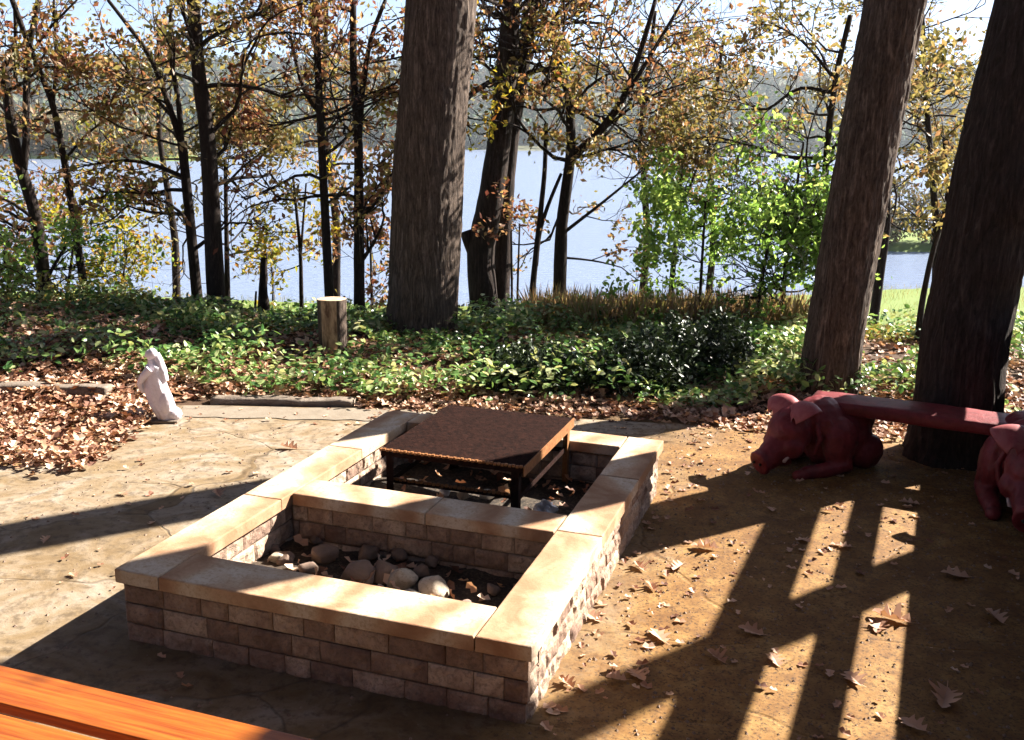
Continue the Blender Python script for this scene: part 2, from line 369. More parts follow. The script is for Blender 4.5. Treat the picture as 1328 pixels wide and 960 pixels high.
def water_mat():
    m, t, b, out = mat('water')
    b.inputs['Base Color'].default_value = (.20,.25,.36,1); b.inputs['Roughness'].default_value = .18
    b.inputs['IOR'].default_value = 1.33; b.inputs['Specular IOR Level'].default_value = .8
    v = coords(t, (1, 2.2, 1), (0, 0, .2), True)
    bump(t, b, math_(t, 'ADD', noise(t, v, .9, 5, .6), math_(t, 'MULTIPLY', noise(t, v, 5, 3), .25)), .5, .35); return m
MAT['water'] = water_mat()

# ------------------------------------------------------------------ terrain
def ss(x, a, b):
    t = np.clip((x - a) / (b - a), 0, 1); return t * t * (3 - 2 * t)
def shore(x): return 46.3 + np.maximum(0, x - 4) * .5 + np.maximum(0, -x - 8) * .15
def terr(x, y):
    x = np.atleast_1d(x).astype(float); y = np.atleast_1d(y).astype(float)
    z = np.zeros_like(x)
    bed = ss(y, 7.4, 9.0) * (1 - ss(y, 12, 14))
    left = ss(-x, 2.0, 4.2) * ss(y, 6.3, 8.5)
    z += bed * (.05 + .12 * n2(x, y, .6, 5)) + left * .16 * (1 - ss(y, 10, 12)); z -= .42 * ss(y, 9.8, 12.3)
    near = (1 - ss(y, 6.6, 7.6)) ; z += .012 * (n2(x, y, 1.3, 8) - .5) * near
    drop = np.clip((y - 12.3) / 21.0, 0, 1)
    z -= (6.0 - .0) * drop ** .85 * 0.955
    S = shore(x); z = np.where(y > 30, np.maximum(-5.73 - (y - 34) * .012, z), z)
    z = z - 1.6 * ss(y, S - .8, S + 9)
    # left spit, far shore, right spit
    a = x / np.maximum(y, 1)
    z = np.where((y > 150) & (a < -.25), np.maximum(z, -7.5 + 2.2 * ss(y, 276, 292) * ss(-a, .295 , .33)), z)
    D = 610 + 120 * ss(a, -.2, .5) + 40 * (n2(a * 9, a * 0, 1, 3) - .5)
    rise = ss(y, D, D + 14) * 1.8
    hill = np.clip((y - D - 10) / 480, 0, 1)
    crest = (.066 + .012 * (n2(a * 5.5, a * 0, 1, 21) - .5) + .006 * ss(a, -.5, .5)) * 1130 + 5
    z = np.where(y > D, np.maximum(z, -7.4 + rise + hill ** 1.1 * crest * (.93 + .14 * n2(x, y, .006, 12))), z)
    sp = ss(x, 24.5, 29) * ss(y, 72.0, 75) * (1 - ss(y, 90, 97)); z = np.maximum(z, -7.5 + sp * 1.9)
    return z
def tz(x, y): return float(terr(x, y)[0])
def grid(xs, ys):
    X, Y = np.meshgrid(xs, ys); V = np.stack([X.ravel(), Y.ravel(), terr(X.ravel(), Y.ravel())], 1)
    nx = len(xs); i = np.arange(len(ys) - 1)[:, None] * nx + np.arange(nx - 1)[None]
    i = i.ravel(); return V, np.stack([i, i + 1, i + nx + 1, i + nx], 1)
def prog(a, st, b, g):
    o = [a]
    while o[-1] < b: o.append(o[-1] + st); st *= g
    return o
xs = sorted(set([-v for v in prog(7, .25, 1500, 1.07)[1:]] + list(np.arange(-7, 7.01, .16)) + prog(7, .25, 1500, 1.07)[1:]))
ys = sorted(set([-v for v in prog(0, .5, 60, 1.2)[1:]] + list(np.arange(0, 14, .16)) + prog(14, .25, 300, 1.03) + prog(300.5, 7, 1700, 1.01)))
V, F_ = grid(np.array(xs), np.array(ys))
g_ = raw_mesh('ground', V, F_, MAT['ground'], smooth=True); tag(g_, kind='structure')
b_ = MB(); b_.add([(-1600, 20, -6), (1600, 20, -6), (1600, 1500, -6), (-1600, 1500, -6)], [(0, 1, 2, 3)])
tag(b_.build('lake_water', MAT['water']), kind='structure')

# paved patio sheet (4 mm above the soil), ragged edge
def sheet(name, poly, z, m, th=.0):
    b = MB(); n = len(poly); b.add([(x, y, z) for x, y in poly], [tuple(range(n))], False); return tag(b.build(name, m), kind='structure')
rg = np.random.default_rng(3)
def jag(a, b, n, amp):
    a, b = np.array(a), np.array(b); t = np.linspace(0, 1, n, endpoint=False)[:, None]
    p = a + (b - a) * t; q = np.array([-(b - a)[1], (b - a)[0]]); q /= np.linalg.norm(q)
    o = rg.normal(0, amp, n); o[0] = 0; return [tuple(v) for v in p + q * o[:, None]]
poly = jag((-7, -2), (4.6, -2), 2, 0) + jag((4.6, -2), (4.6, 6.3), 2, 0) + jag((4.6, 6.3), (1.95, 6.72), 22, .05) + \
       jag((1.95, 6.72), (1.26, 7.02), 5, .02) + jag((1.26, 7.02), (-1, 7.32), 8, .01) + jag((-1, 7.32), (-2.62, 7.32), 5, .01) + jag((-2.62, 7.32), (-2.95, 5.85), 6, .015) + jag((-2.95, 5.85), (-7, 5.7), 10, .02)
sheet('patio', poly, .018, MAT['patio'])
sheet('patio_border', jag((-2.56, 7.0), (-.75, 6.96), 16, .012) + jag((-.75, 6.96), (-.75, 7.27), 4, .01) + jag((-.75, 7.27), (-2.56, 7.29), 16, .012) + jag((-2.56, 7.29), (-2.56, 7.0), 4, .01), .024, MAT['border'])

# ------------------------------------------------------------------ fire pit planter
PU = np.array([.947, -.3212]); PU /= np.linalg.norm(PU); PV = np.array([-PU[1], PU[0]])
FL = np.array([-1.635, 3.69]); PW, PL, PH, CT = 1.819, 2.596, .345, .062
def pit(u, v, z=0.0): q = FL + PU * u + PV * v; return (q[0], q[1], z)
PROT = math.atan2(PU[1], PU[0])
pr = empty('fire_pit', (FL[0], FL[1], 0), PROT)
tag(pr, 'rectangular stone block fire pit with sandstone capping and a cross wall in the middle', 'fire pit')
rng = np.random.default_rng(11)
def capstone(u0, v0, u1, v1, seed):
    g = .0022
    u0 += g; v0 += g; u1 -= g; v1 -= g
    nx = max(2, int((u1 - u0) / .035)); ny = max(2, int((v1 - v0) / .035))
    b = MB(); U = np.linspace(u0, u1, nx + 1); Vv = np.linspace(v0, v1, ny + 1)
    def edge(x, y):
        k = 1.0; dx = (fbm(np.stack([x * 9, y * 9, x * 0 + seed], 1), 5) - .5) * .008
        return dx
    per = [(u, v0) for u in U[:-1]] + [(u1, v) for v in Vv[:-1]] + [(u, v1) for u in U[:0:-1]] + [(u0, v) for v in Vv[:0:-1]]
    per = np.array(per); c = per.mean(0); d = edge(per[:, 0], per[:, 1])
    n = len(per); rings = []
    zt, zb = PH, PH - CT
    for ins, z in ((.003, zb), (0, zb + .004), (0, zb + CT * .5), (0, zt - .006), (.002, zt - .002), (.006, zt)):
        q = per.copy(); q[:, 0] = np.clip(q[:, 0], u0 + ins, u1 - ins); q[:, 1] = np.clip(q[:, 1], v0 + ins, v1 - ins)
        dd = d * (.7 if z == zt - .002 else 1)
        s = np.zeros_like(q); s[:, 0] = np.where(per[:, 0] <= u0 + 1e-6, 1, np.where(per[:, 0] >= u1 - 1e-6, -1, 0)); s[:, 1] = np.where(per[:, 1] <= v0 + 1e-6, 1, np.where(per[:, 1] >= v1 - 1e-6, -1, 0))
        q = q + s * np.abs(dd)[:, None]; rings.append(np.column_stack([q, np.full(n, z)]))
    V = np.concatenate(rings); F = []
    for k in range(len(rings) - 1):
        for j in range(n): a = k * n + j; e = k * n + (j + 1) % n; F.append((a, e, e + n, a + n))
    F.append(tuple(range(n - 1, -1, -1))); F.append(tuple((len(rings) - 1) * n + j for j in range(n)))
    b.add(V, F, False); o = b.build('capstone', MAT['cap'], pr); return o
CW = .222
caps = [(0, 0, CW, .93), (0, .93, CW, 1.78), (0, 1.78, CW, PL), (PW - CW, 0, PW, 1.05), (PW - CW, 1.05, PW, 1.86), (PW - CW, 1.86, PW, PL),
        (CW, 0, PW - CW, CW + .03), (CW, 1.02, .95, 1.25), (.95, 1.02, PW - CW, 1.25), (CW, PL - CW, .98, PL), (.98, PL - CW, PW - CW, PL)]
for i, c in enumerate(caps): capstone(*c, i)
def block_wall(name, a, b, th, z0, z1, rows, out, seed):
    """stacked rough blocks from a to b in pit coords; 'out' = side(s) with rough faces"""
    r = np.random.default_rng(seed); a, b = np.array(a, float), np.array(b, float); L = np.linalg.norm(b - a); d = (b - a) / L; q = np.array([d[1], -d[0]])
    m = MB(); hh = (z1 - z0) / rows
    for k in range(rows):
        s = -r.uniform(0, .12)
        while s < L:
            w_ = r.uniform(.11, .25); s0 = max(s, 0); s1 = min(s + w_, L); s += w_
            if s1 - s0 < .03: continue
            nx, nz = max(3, int((s1 - s0) / .012)), 9
            jo = r.uniform(-.004, .004)
            for side in (1, -1):
                xs_ = np.linspace(s0 + .0015, s1 - .0015, nx); zs = np.linspace(z0 + k * hh + .003, z0 + (k + 1) * hh - .003, nz)
                X, Z = np.meshgrid(xs_, zs); X = X.ravel(); Z = Z.ravel()
                ex = np.minimum((X - xs_[0]), (xs_[-1] - X)); ez = np.minimum(Z - zs[0], zs[-1] - Z)
                e = np.clip(np.minimum(ex, ez) / .016, 0, 1) ** .5
                nz_ = fbm(np.stack([X * 34 + seed, Z * 30, X * 0 + k * 3.1 + side], 1), 9) - .5
                off = th / 2 + (jo + nz_ * .024) * (e * .9 + .1) - .009 * (1 - e)
                P = a + d * X[:, None] + q * (off * side)[:, None]
                V = np.column_stack([P, Z]); F = []
                for i in range(nz - 1):
                    for j in range(nx - 1):
                        c0 = i * nx + j; f = (c0, c0 + 1, c0 + nx + 1, c0 + nx); F.append(f if side == 1 else f[::-1])
                # returns to the core
                rim = list(range(nx)) + [i * nx + nx - 1 for i in range(1, nz)] + [(nz - 1) * nx + j for j in range(nx - 2, -1, -1)] + [i * nx for i in range(nz - 2, 0, -1)]
                n0 = len(V); Pin = V[rim].copy(); Pin[:, :2] = a + d * X[rim][:, None] + q * (side * (th / 2 - .035)); V = np.vstack([V, Pin]); R_ = len(rim)
                for j in range(R_):
                    f = (rim[j], n0 + j, n0 + (j + 1) % R_, rim[(j + 1) % R_]); F.append(f if side == 1 else f[::-1])
                m.add(V, F, False)
    o = m.build(name, MAT['block'], pr)
    c = MB(); a2, b2 = a + d * .03, b - d * .03; P = [a2 + q * (th / 2 - .016), b2 + q * (th / 2 - .016), b2 - q * (th / 2 - .016), a2 - q * (th / 2 - .016)]
    V = [(p[0], p[1], z0) for p in P] + [(p[0], p[1], z1 - .002) for p in P]
    c.add(V, [(0,1,2,3),(7,6,5,4),(0,4,5,1),(1,5,6,2),(2,6,7,3),(3,7,4,0)], False); c.build('mortar', MAT['mortar'], o)
    return o
ov, th = .022, .175
zt = PH - CT - .002
block_wall('block_wall', (ov, ov + th / 2), (PW - ov, ov + th / 2), th, 0, zt, 3, 1, 1)
block_wall('block_wall', (PW - ov - th / 2, ov + .036), (PW - ov - th / 2, PL - ov), th, 0, zt, 3, 1, 2)
block_wall('block_wall', (ov + th / 2, PL - ov), (ov + th / 2, ov + .036), th, 0, zt, 3, 1, 3)
block_wall('block_wall', (PW - ov - .004, PL - ov - th / 2), (ov + .004, PL - ov - th / 2), th, 0, zt, 3, 1, 4)
block_wall('cross_wall', (ov + th, 1.135), (PW - ov - th, 1.135), th, 0, zt, 3, 1, 5)
b = MB()
for (v0, v1) in ((.18, 1.06), (1.2, 2.42)):
    nx, ny = 46, 34; U, Vv = np.meshgrid(np.linspace(.17, PW - .17, nx), np.linspace(v0, v1, ny)); U = U.ravel(); Vv = Vv.ravel()
    Z = .055 + .05 * fbm(np.stack([U * 5, Vv * 5, U * 0], 1), 4)
    F = [(i * nx + j, i * nx + j + 1, (i + 1) * nx + j + 1, (i + 1) * nx + j) for i in range(ny - 1) for j in range(nx - 1)]
    b.add(np.column_stack([U, Vv, Z]), F)
b.build('ash_bed', MAT['dark_soil'], pr)

def lump(name, loc, r, m, seed, rough=.25, sq=(1, 1, .75)):
    me = MB(); nu, nv = 22, 14; V = []; 
    for i in range(nv + 1):
        for j in range(nu):
            ph = math.pi * i / nv; t = 2 * math.pi * j / nu; V.append((math.sin(ph) * math.cos(t), math.sin(ph) * math.sin(t), math.cos(ph)))
    V = np.array(V); k = 1 + (fbm(V * 1.6 + seed * 7.3, seed, 3) - .5) * 2 * rough
    # facet the stone a little
    rr = np.random.default_rng(seed)
    for _ in range(13):
        nrm = rr.normal(size=3); nrm /= np.linalg.norm(nrm); dd = V @ nrm; k = np.where(dd * k > .68, .68 / np.maximum(dd, .3), k)
    V = V * k[:, None] * np.array(sq) * r
    F = [(i * nu + j, (i + 1) * nu + j, (i + 1) * nu + (j + 1) % nu, i * nu + (j + 1) % nu) for i in range(nv) for j in range(nu)]
    me.add(V, F); o = me.build(name, m); o.location = loc; o.rotation_euler = (0, 0, rr.uniform(0, 6)); return o
rocks = [(420, 722, .085), (372, 726, .05), (352, 712, .04), (398, 738, .05), (466, 748, .10), (500, 745, .075), (440, 700, .055), (478, 718, .06), (545, 742, .05), (600, 790, .05), (520, 722, .05), (410, 700, .04), (560, 728, .045), (640, 765, .04)]
for i, (px, py, r) in enumerate(rocks):
    p = on_z(px, py, .10); o = lump('rock', (p[0], p[1], .085 + r * .35), r, MAT['rock'], 30 + i, .3)
    tag(o, 'grey weathered rock lying in the front bay of the fire pit', 'rock', 'grey rocks in the front bay of the fire pit')
for i, (px, py, r, l) in enumerate([(560, 765, .085, 'cracked rock with sunlight put into its pale colour at the middle of the front bay'), (520, 752, .075, 'flattish rock with light put into its pale colour beside the cracked one in the front bay'),
                                 (360, 722, .045, 'small chip of rock coloured pale as sunlit against the sunlit inner wall of the front bay'), (532, 776, .06, 'low rock coloured pale as sunlit, tucked close under the front capstone')]):
    p = on_z(px, py, .11); tag(lump('rock', (p[0], p[1], .09 + r * .4), r, MAT['pale_lit_rock'], 60 + i, .32), l, 'rock')
p = on_z(706, 655, .2); f_ = lump('foil_ball', (p[0], p[1], .16), .085, MAT['foil'], 71, .45, (1, 1, .95)); tag(f_, 'crumpled silvery white lump in the back bay by the cross wall', 'foil')
m_ = f_.data; co = np.array([v.co[:] for v in m_.vertices]); k = (vnoise(co * 55, 2) - .5) * .035; nn = co / np.linalg.norm(co, axis=1)[:, None]
for v, c in zip(m_.vertices, co + nn * k[:, None]): v.co = c
for pl in m_.polygons: pl.use_smooth = False

# debris in the back bay and dead leaves in the front bay
def pit_leaves(n, u0, u1, v0, v1, z0, z1, size, m, nm, seed):
    r = np.random.default_rng(seed); u = r.uniform(u0, u1, n); v = r.uniform(v0, v1, n); P = FL + PU * u[:, None] + PV * v[:, None]
    V, F = leaves(np.column_stack([P, r.uniform(z0, z1, n)]), size, r, T_CURL, .35); return tag(raw_mesh(nm, V, F, m), kind='stuff')
pit_leaves(110, .24, 1.58, .26, .98, .08, .12, .065, MAT['litter'], 'dead_leaves', 5)
pit_leaves(90, .24, 1.58, 1.26, 2.35, .09, .15, .065, MAT['litter'], 'dead_leaves', 6)

# rusty grill table ---------------------------------------------------
tp = pit(.51, 1.43); tbl = empty('grill_table', (tp[0], tp[1], .0), PROT)
tag(tbl, 'rusty steel mesh grill table standing in the back bay of the fire pit', 'grill table')
TW, TL, TZ = .80, .95, .485
b = MB()
nx, ny = 64, 76      # expanded metal: dimpled sheet
X, Y = np.meshgrid(np.linspace(0, TW, nx), np.linspace(0, TL, ny)); X = X.ravel(); Y = Y.ravel()
Z = TZ + .0035 * (((np.round(X / TW * 63) + np.round(Y / TL * 75)) % 2)) + .004 * (vnoise(np.stack([X * 6, Y * 6, X * 0], 1), 3) - .5)
n0 = len(X); F = [(i * nx + j, i * nx + j + 1, (i + 1) * nx + j + 1, (i + 1) * nx + j) for i in range(ny - 1) for j in range(nx - 1)]
b.add(np.column_stack([X, Y, Z]), F, False); b.add(np.column_stack([X, Y, Z - .006]), [f[::-1] for f in F], False)
b.build('mesh_top', MAT['rust'], tbl)
b = MB(); n = 40
for i in range(n):    # jagged front lip of the mesh
    x0 = i * TW / n; b.box((x0, -.006, TZ - .004 + .003 * (i % 2)), (x0 + TW / n * .72, .010, TZ + .008 + .003 * (i % 2)))
b.build('jagged_lip', MAT['rust_sunlit'], tbl)
b = MB()
b.box((0, .011, TZ - .035), (TW, .016, TZ - .008)); b.box((0, TL - .005, TZ - .035), (TW, TL, TZ - .008))
b.box((0, .017, TZ - .05), (.005, TL - .006, TZ - .008)); b.build('apron', MAT['rust'], tbl)
b = MB(); b.box((TW - .002, .002, TZ - .05), (TW + .004, TL, TZ + .004)); b.box((TW - .045, .017, TZ - .012), (TW - .003, TL - .006, TZ - .0075)); b.build('side_angle', MAT['rust_sunlit'], tbl)
for (x, y, m_) in ((.03, .04, 'rust'), (TW - .03, .04, 'rust'), (.03, TL - .04, 'rust'), (TW - .02, TL - .03, 'rust_sunlit')):
    b = MB(); s = 1 if x < .4 else -1; q = 1 if y < .4 else -1
    b.box((min(x, x + s * .004) - .0, y - .02, .07), (max(x, x + s * .004), y + .02, TZ - .036)); xx = (x, x + s * .04)
    b.box((min(xx), y - q * .024 - .002, .07), (max(xx), y - q * .024 + .002, TZ - .036)); b.build('leg', MAT[m_], tbl)
LZ = .305
b = MB()
for i in range(30):
    x0 = .04 + i * (TW - .08) / 30; b.box((x0, .045, LZ + .002 * (i % 2)), (x0 + .017, .06, LZ + .012 + .003 * (i % 2)))
b.build('lower_jagged_rail', MAT['rust_sunlit'], tbl)
b = MB(); b.box((.036, .061, LZ - .02), (TW - .036, .066, LZ + .008)); b.box((.036, TL - .05, LZ - .02), (TW - .036, TL - .045, LZ + .008)); b.box((.036, .068, LZ - .02), (.04, TL - .052, LZ + .008)); b.box((TW - .04, .068, LZ - .02), (TW - .036, TL - .052, LZ + .008))
b.build('lower_frame', MAT['rust'], tbl)
# pale scraps on the lower shelf bars / coals
for i, (px, py, r, l) in enumerate([(577, 619, .022, 'small white scrap under the grill table, furthest from the silvery lump'), (600, 623, .024, 'small rust stained chip under the middle of the grill table'), (632, 622, .026, 'curled white scrap under the grill table, nearest the silvery lump')]):
    p = on_z(px, py, .22); o = lump('stone_chip', (p[0], p[1], .13), r * 1.9, MAT['foil' if i != 1 else 'pale_lit_rock'], 80 + i, .5); tag(o, l, 'scrap')

# ------------------------------------------------------------------ wooden bench in the corner
br = empty('wooden_bench', (-1.61, 2.766, 0), PROT); tag(br, 'orange stained slatted wooden bench in front of the fire pit', 'bench')
for k in range(3):
    b = MB(); y1 = -k * .205; b.box((-1.6, y1 - .165, .412), (1.75, y1, .45)); o = b.build('slat', MAT['orange_wood'], br); bevel(o, .006, 3)
for x in (-1.2, 1.3):
    b = MB(); b.box((x, -.55, .33), (x + .09, -.02, .411)); o = b.build('cross_rail', MAT['orange_wood'], br); bevel(o)
    for y in (-.54, -.12): b = MB(); b.box((x + .005, y, .0), (x + .085, y + .09, .329)); bevel(b.build('leg', MAT['orange_wood'], br))

# ------------------------------------------------------------------ red pig bench
pb = empty('pig_bench', (1.95, 6.0, 0)); tag(pb, 'dark red garden bench with its plank carried by two carved pigs', 'bench')
def pig(x, y, face, sc):
    """face: unit xy the snout points to"""
    ang = math.atan2(face[0], -face[1]); R_ = Matrix.Rotation(ang, 4, 'Z')
    def P(q): v = R_ @ Vector((q[0] * sc, q[1] * sc, 0)); return (x - 1.95 + v.x, y - 6.0 + v.y, q[2] * sc)
    def BL(m, c, r, tilt=0, roll=0, yaw=0): m.ball(P(c), [q * sc for q in r], (R_ @ Matrix.Rotation(yaw, 4, 'Z') @ Matrix.Rotation(tilt, 4, 'X') @ Matrix.Rotation(roll, 4, 'Y')))
    def TB(m, pts, rad, n=14): m.tube([P(q) for q in pts], [r * sc for r in rad], n)
    b = MB()
    BL(b, (0, .14, .22), (.20, .26, .235)); BL(b, (0, -.02, .33), (.165, .19, .165)); BL(b, (0, .2, .33), (.17, .22, .15))
    BL(b, (0, -.26, .29), (.135, .15, .15), .5); BL(b, (0, -.25, .385), (.105, .09, .075))
    TB(b, [(0, -.27, .25), (0, -.36, .18), (0, -.43, .13), (0, -.48, .105)], [.122, .098, .080, .072])
    TB(b, [(0, -.475, .108), (0, -.502, .098)], [.084, .080])
    BL(b, (0, -.34, .105), (.062, .11, .034), -.25)
    for s in (-1, 1):
        BL(b, (s * .085, -.3, .21), (.062, .085, .075)); BL(b, (s * .055, -.345, .305), (.045, .05, .028), .4)
        BL(b, (s * .16, .02, .22), (.085, .13, .17)); TB(b, [(s * .17, .02, .17), (s * .19, .05, .075), (s * .17, -.12, .05), (s * .15, -.26, .045)], [.075, .062, .05, .042])
        BL(b, (s * .15, -.29, .04), (.042, .05, .036))
        BL(b, (s * .13, .28, .12), (.09, .14, .12))
    for s in (-1, 1):
        TB(b, [(s * .02, -.36, .33), (s * .06, -.37, .335), (s * .10, -.33, .31)], [.014, .018, .012], 8)
        TB(b, [(s * .02, -.43, .20), (s * .07, -.42, .185), (s * .085, -.38, .15)], [.010, .014, .010], 8)
        TB(b, [(s * .12, -.16, .36), (s * .155, -.15, .26), (s * .13, -.17, .15)], [.014, .020, .014], 8)
        TB(b, [(s * .15, -.08, .38), (s * .19, -.07, .28), (s * .19, -.09, .16)], [.012, .018, .012], 8)
    body = b.build('pig_figure', MAT['pig'], pb); fuse(body, .009 * sc, 2, .007, 22)
    for s in (-1, 1):
        e = MB(); V = []; F = []; nu, nv = 11, 9
        for side in (0, 1):
            for i in range(nv):
                for j in range(nu):
                    a = (j / (nu - 1) - .5) * 2; l = i / (nv - 1); wd = .118 * math.sin(math.pi * min(1, .18 + l * .80)) ** .6
                    px_ = a * wd; up = .035 * (1 - a * a) - side * .009
                    q = Vector((s * (.095 + .01 * l) + px_, -.17 - .165 * l, .45 + .05 * math.sin(l * 2.1) - .11 * l * l + up)); V.append(P(q))
        for side in (0, 1):
            o0 = side * nu * nv
            for i in range(nv - 1):
                for j in range(nu - 1):
                    c = o0 + i * nu + j; f = (c, c + 1, c + nu + 1, c + nu); F.append(f if side else f[::-1])
        rim = [j for j in range(nu)] + [i * nu + nu - 1 for i in range(1, nv)] + [(nv - 1) * nu + j for j in range(nu - 2, -1, -1)] + [i * nu for i in range(nv - 2, 0, -1)]
        for j in range(len(rim)): a_1, b_1 = rim[j], rim[(j + 1) % len(rim)]; F.append((a_1, b_1, b_1 + nu * nv, a_1 + nu * nv))
        e.add(V, F); e.build('ear', MAT['pig_ear'], body)
        t = MB(); t.tube([P((s * .062, -.355, .118)), P((s * .09, -.37, .125)), P((s * .098, -.35, .15)), P((s * .09, -.32, .165))], [.011, .012, .009, .004], 8); t.build('tusk', MAT['tusk'], body)
        t = MB(); t.ball(P((s * .083, -.355, .29)), (.013 * sc,) * 3); t.build('eye', MAT['black'], body)
        t = MB(); t.ball(P((s * .030, -.512, .102)), (.010 * sc,) * 3); t.build('nostril', MAT['black'], body)
    return body
pig(2.03, 6.10, (-.90, -.44), 1.0)
pig(3.06, 5.44, (-.42, -.90), 1.12)
# plank
A, B_ = np.array([2.02, 6.26]), np.array([3.25, 5.62]); d = (B_ - A) / np.linalg.norm(B_ - A); q = np.array([d[1], -d[0]]); L = np.linalg.norm(B_ - A)
b = MB(); nx = 30; ny = 20; V = []; F = []
for i in range(nx + 1):
    t = i / nx; hw = .135 + .04 * t; c = A + d * L * t
    for j in range(ny):
        th_ = 2 * math.pi * j / ny; ca, sa = math.cos(th_), math.sin(th_)
        u = math.copysign(abs(ca) ** .28, ca) * hw; z = math.copysign(abs(sa) ** .3, sa) * .045
        wv = (float(vnoise([[t * 9, j * .7, 0]])[0]) - .5) * .012
        p = c + q * u; V.append((p[0] - 1.95, p[1] - 6.0, .425 + z + wv))
for i in range(nx):
    for j in range(ny): a = i * ny + j; e = i * ny + (j + 1) % ny; F.append((a, e, e + ny, a + ny))
F.append(tuple(range(ny - 1, -1, -1))); F.append(tuple(nx * ny + j for j in range(ny)))
b.add(V, F); b.build('plank_seat', MAT['pig'], pb)

# ------------------------------------------------------------------ statue
st = empty('garden_statue', (-2.60, 6.90, .02)); tag(st, 'white stone statue of a robed figure with bowed head on the corner of the paving', 'statue')
b = MB()
sec = [(.0, .055, .065, .06), (.06, .040, .084, .066), (.12, .018, .088, .068), (.18, .002, .090, .07), (.25, -.02, .088, .07), (.31, -.025, .078, .062), (.36, -.025, .072, .056), (.405, -.022, .066, .046), (.435, -.028, .035, .032), (.46, -.038, .026, .026)]
V = []; F = []; n = 40
for k, (z, cx_, rx, ry) in enumerate(sec):
    for j in range(n):
        t = 2 * math.pi * j / n; fold = 1 + (.06 * math.sin(7 * t + z * 9) + .03 * math.sin(13 * t)) * (1 if z < .3 else .3)
        V.append((cx_ + math.cos(t) * rx * fold, math.sin(t) * ry * fold, z + .004))
for k in range(len(sec) - 1):
    for j in range(n): a = k * n + j; e = k * n + (j + 1) % n; F.append((a, e, e + n, a + n))
F.append(tuple(range(n - 1, -1, -1))); F.append(tuple((len(sec) - 1) * n + j for j in range(n)))
b.add(V, F)
b.ball((-.045, -.004, .497), (.033, .032, .041), Matrix.Rotation(-.35, 4, 'Y')); b.ball((-.030, .004, .505), (.036, .037, .042)); b.ball((-.078, -.006, .489), (.010, .007, .008))
b.tube([(-.012, .02, .50), (.012, .012, .45), (.035, .0, .38), (.05, 0, .30)], [.03, .032, .035, .03], 12)
b.tube([(-.035, -.052, .405), (-.085, -.062, .35), (-.118, -.05, .29), (-.112, -.03, .235)], [.028, .024, .020, .018], 12)
b.tube([(-.035, .048, .405), (-.09, .055, .36), (-.125, .03, .31), (-.115, .0, .25)], [.026, .022, .018, .016], 12)
b.ball((-.105, -.012, .235), (.024, .03, .026)); b.ball((.098, 0, .055), (.062, .06, .052), Matrix.Rotation(.4, 4, 'Y')); b.ball((.055, -.03, .14), (.055, .05, .10))
body = b.build('robed_body', MAT['white_stone'], st); fuse(body, .0042, 3, .0008, 60)
b = MB(); b.box((-.14, -.085, -.004), (.15, .085, .018)); bevel(b.build('base_slab', MAT['curb'], st), .006)

# ------------------------------------------------------------------ stone edgings
def curb(label, a, b2, wd, h, z, seed):
    a, b2 = np.array(a), np.array(b2); L = np.linalg.norm(b2 - a); d = (b2 - a) / L; q = np.array([-d[1], d[0]]); m = MB(); nx = int(L / .04); ny = 14; V = []; F = []
    for i in range(nx + 1):
        t = i / nx; c = a + d * L * t
        for j in range(ny):
            th_ = 2 * math.pi * j / ny; ca, sa = math.cos(th_), math.sin(th_)
            k = 1 + (float(fbm([[t * L * 7, j * .8, seed]], 3)[0]) - .5) * .75
            p = c + q * math.copysign(abs(ca) ** .45, ca) * wd / 2 * k; V.append((p[0] - a[0], p[1] - a[1], math.copysign(abs(sa) ** .45, sa) * h / 2 * k))
    for i in range(nx):
        for j in range(ny): aa = i * ny + j; e = i * ny + (j + 1) % ny; F.append((aa, e, e + ny, aa + ny))
    F.append(tuple(range(ny - 1, -1, -1))); F.append(tuple(nx * ny + j for j in range(ny)))
    m.add(V, F); o = m.build('stone_edging', MAT['curb']); o.location = (a[0], a[1], z + h / 2 - .01); return tag(o, label, 'edging stone')
curb('low brown edging stone beside the white statue along the ivy bed', (-2.38, 7.46), (-1.25, 7.42), .14, .075, 0, 1)
curb('grey edging stone half buried in dead leaves, nearer the statue of the two', (-4.05, 7.35), (-3.15, 7.32), .14, .09, .09, 2)
curb('grey edging stone half buried in dead leaves, farther from the statue of the two', (-5.6, 6.75), (-3.95, 6.55), .16, .09, .04, 3)

# ------------------------------------------------------------------ unseen fence added at right, its slots shaped to throw the strips of shade
FA = math.radians(23.7); fd = np.array([math.sin(FA), math.cos(FA)]); fn = np.array([math.cos(FA), -math.sin(FA)])
P0 = .92; o0 = fn * P0
fr = empty('shade_fence', (o0[0], o0[1], 0), math.pi / 2 - FA); tag(fr, 'unseen brown timber fence with two open slots, added to throw the strips of shade', 'fence')
S0, S1 = 3.3, 8.0
for nm, z0, z1 in (('top_board', 1.62, 1.90), ('middle_board', 1.25, 1.41)): b = MB(); b.box((S0, -.02, z0), (S1, .015, z1)); b.build(nm, MAT['fence_wood'], fr)
k = 0; s = S0
for i in range(6): b = MB(); b.box((S0, -.02, i * .168), (S1, .012, i * .168 + .172 - (.0 if i < 5 else -.0))); b.build('low_board', MAT['fence_wood'], fr)
for s in (S0 + .02, S1 - .12): b = MB(); b.box((s, -.12, 0), (s + .09, -.022, 1.93)); b.build('post', MAT['fence_wood'], fr)

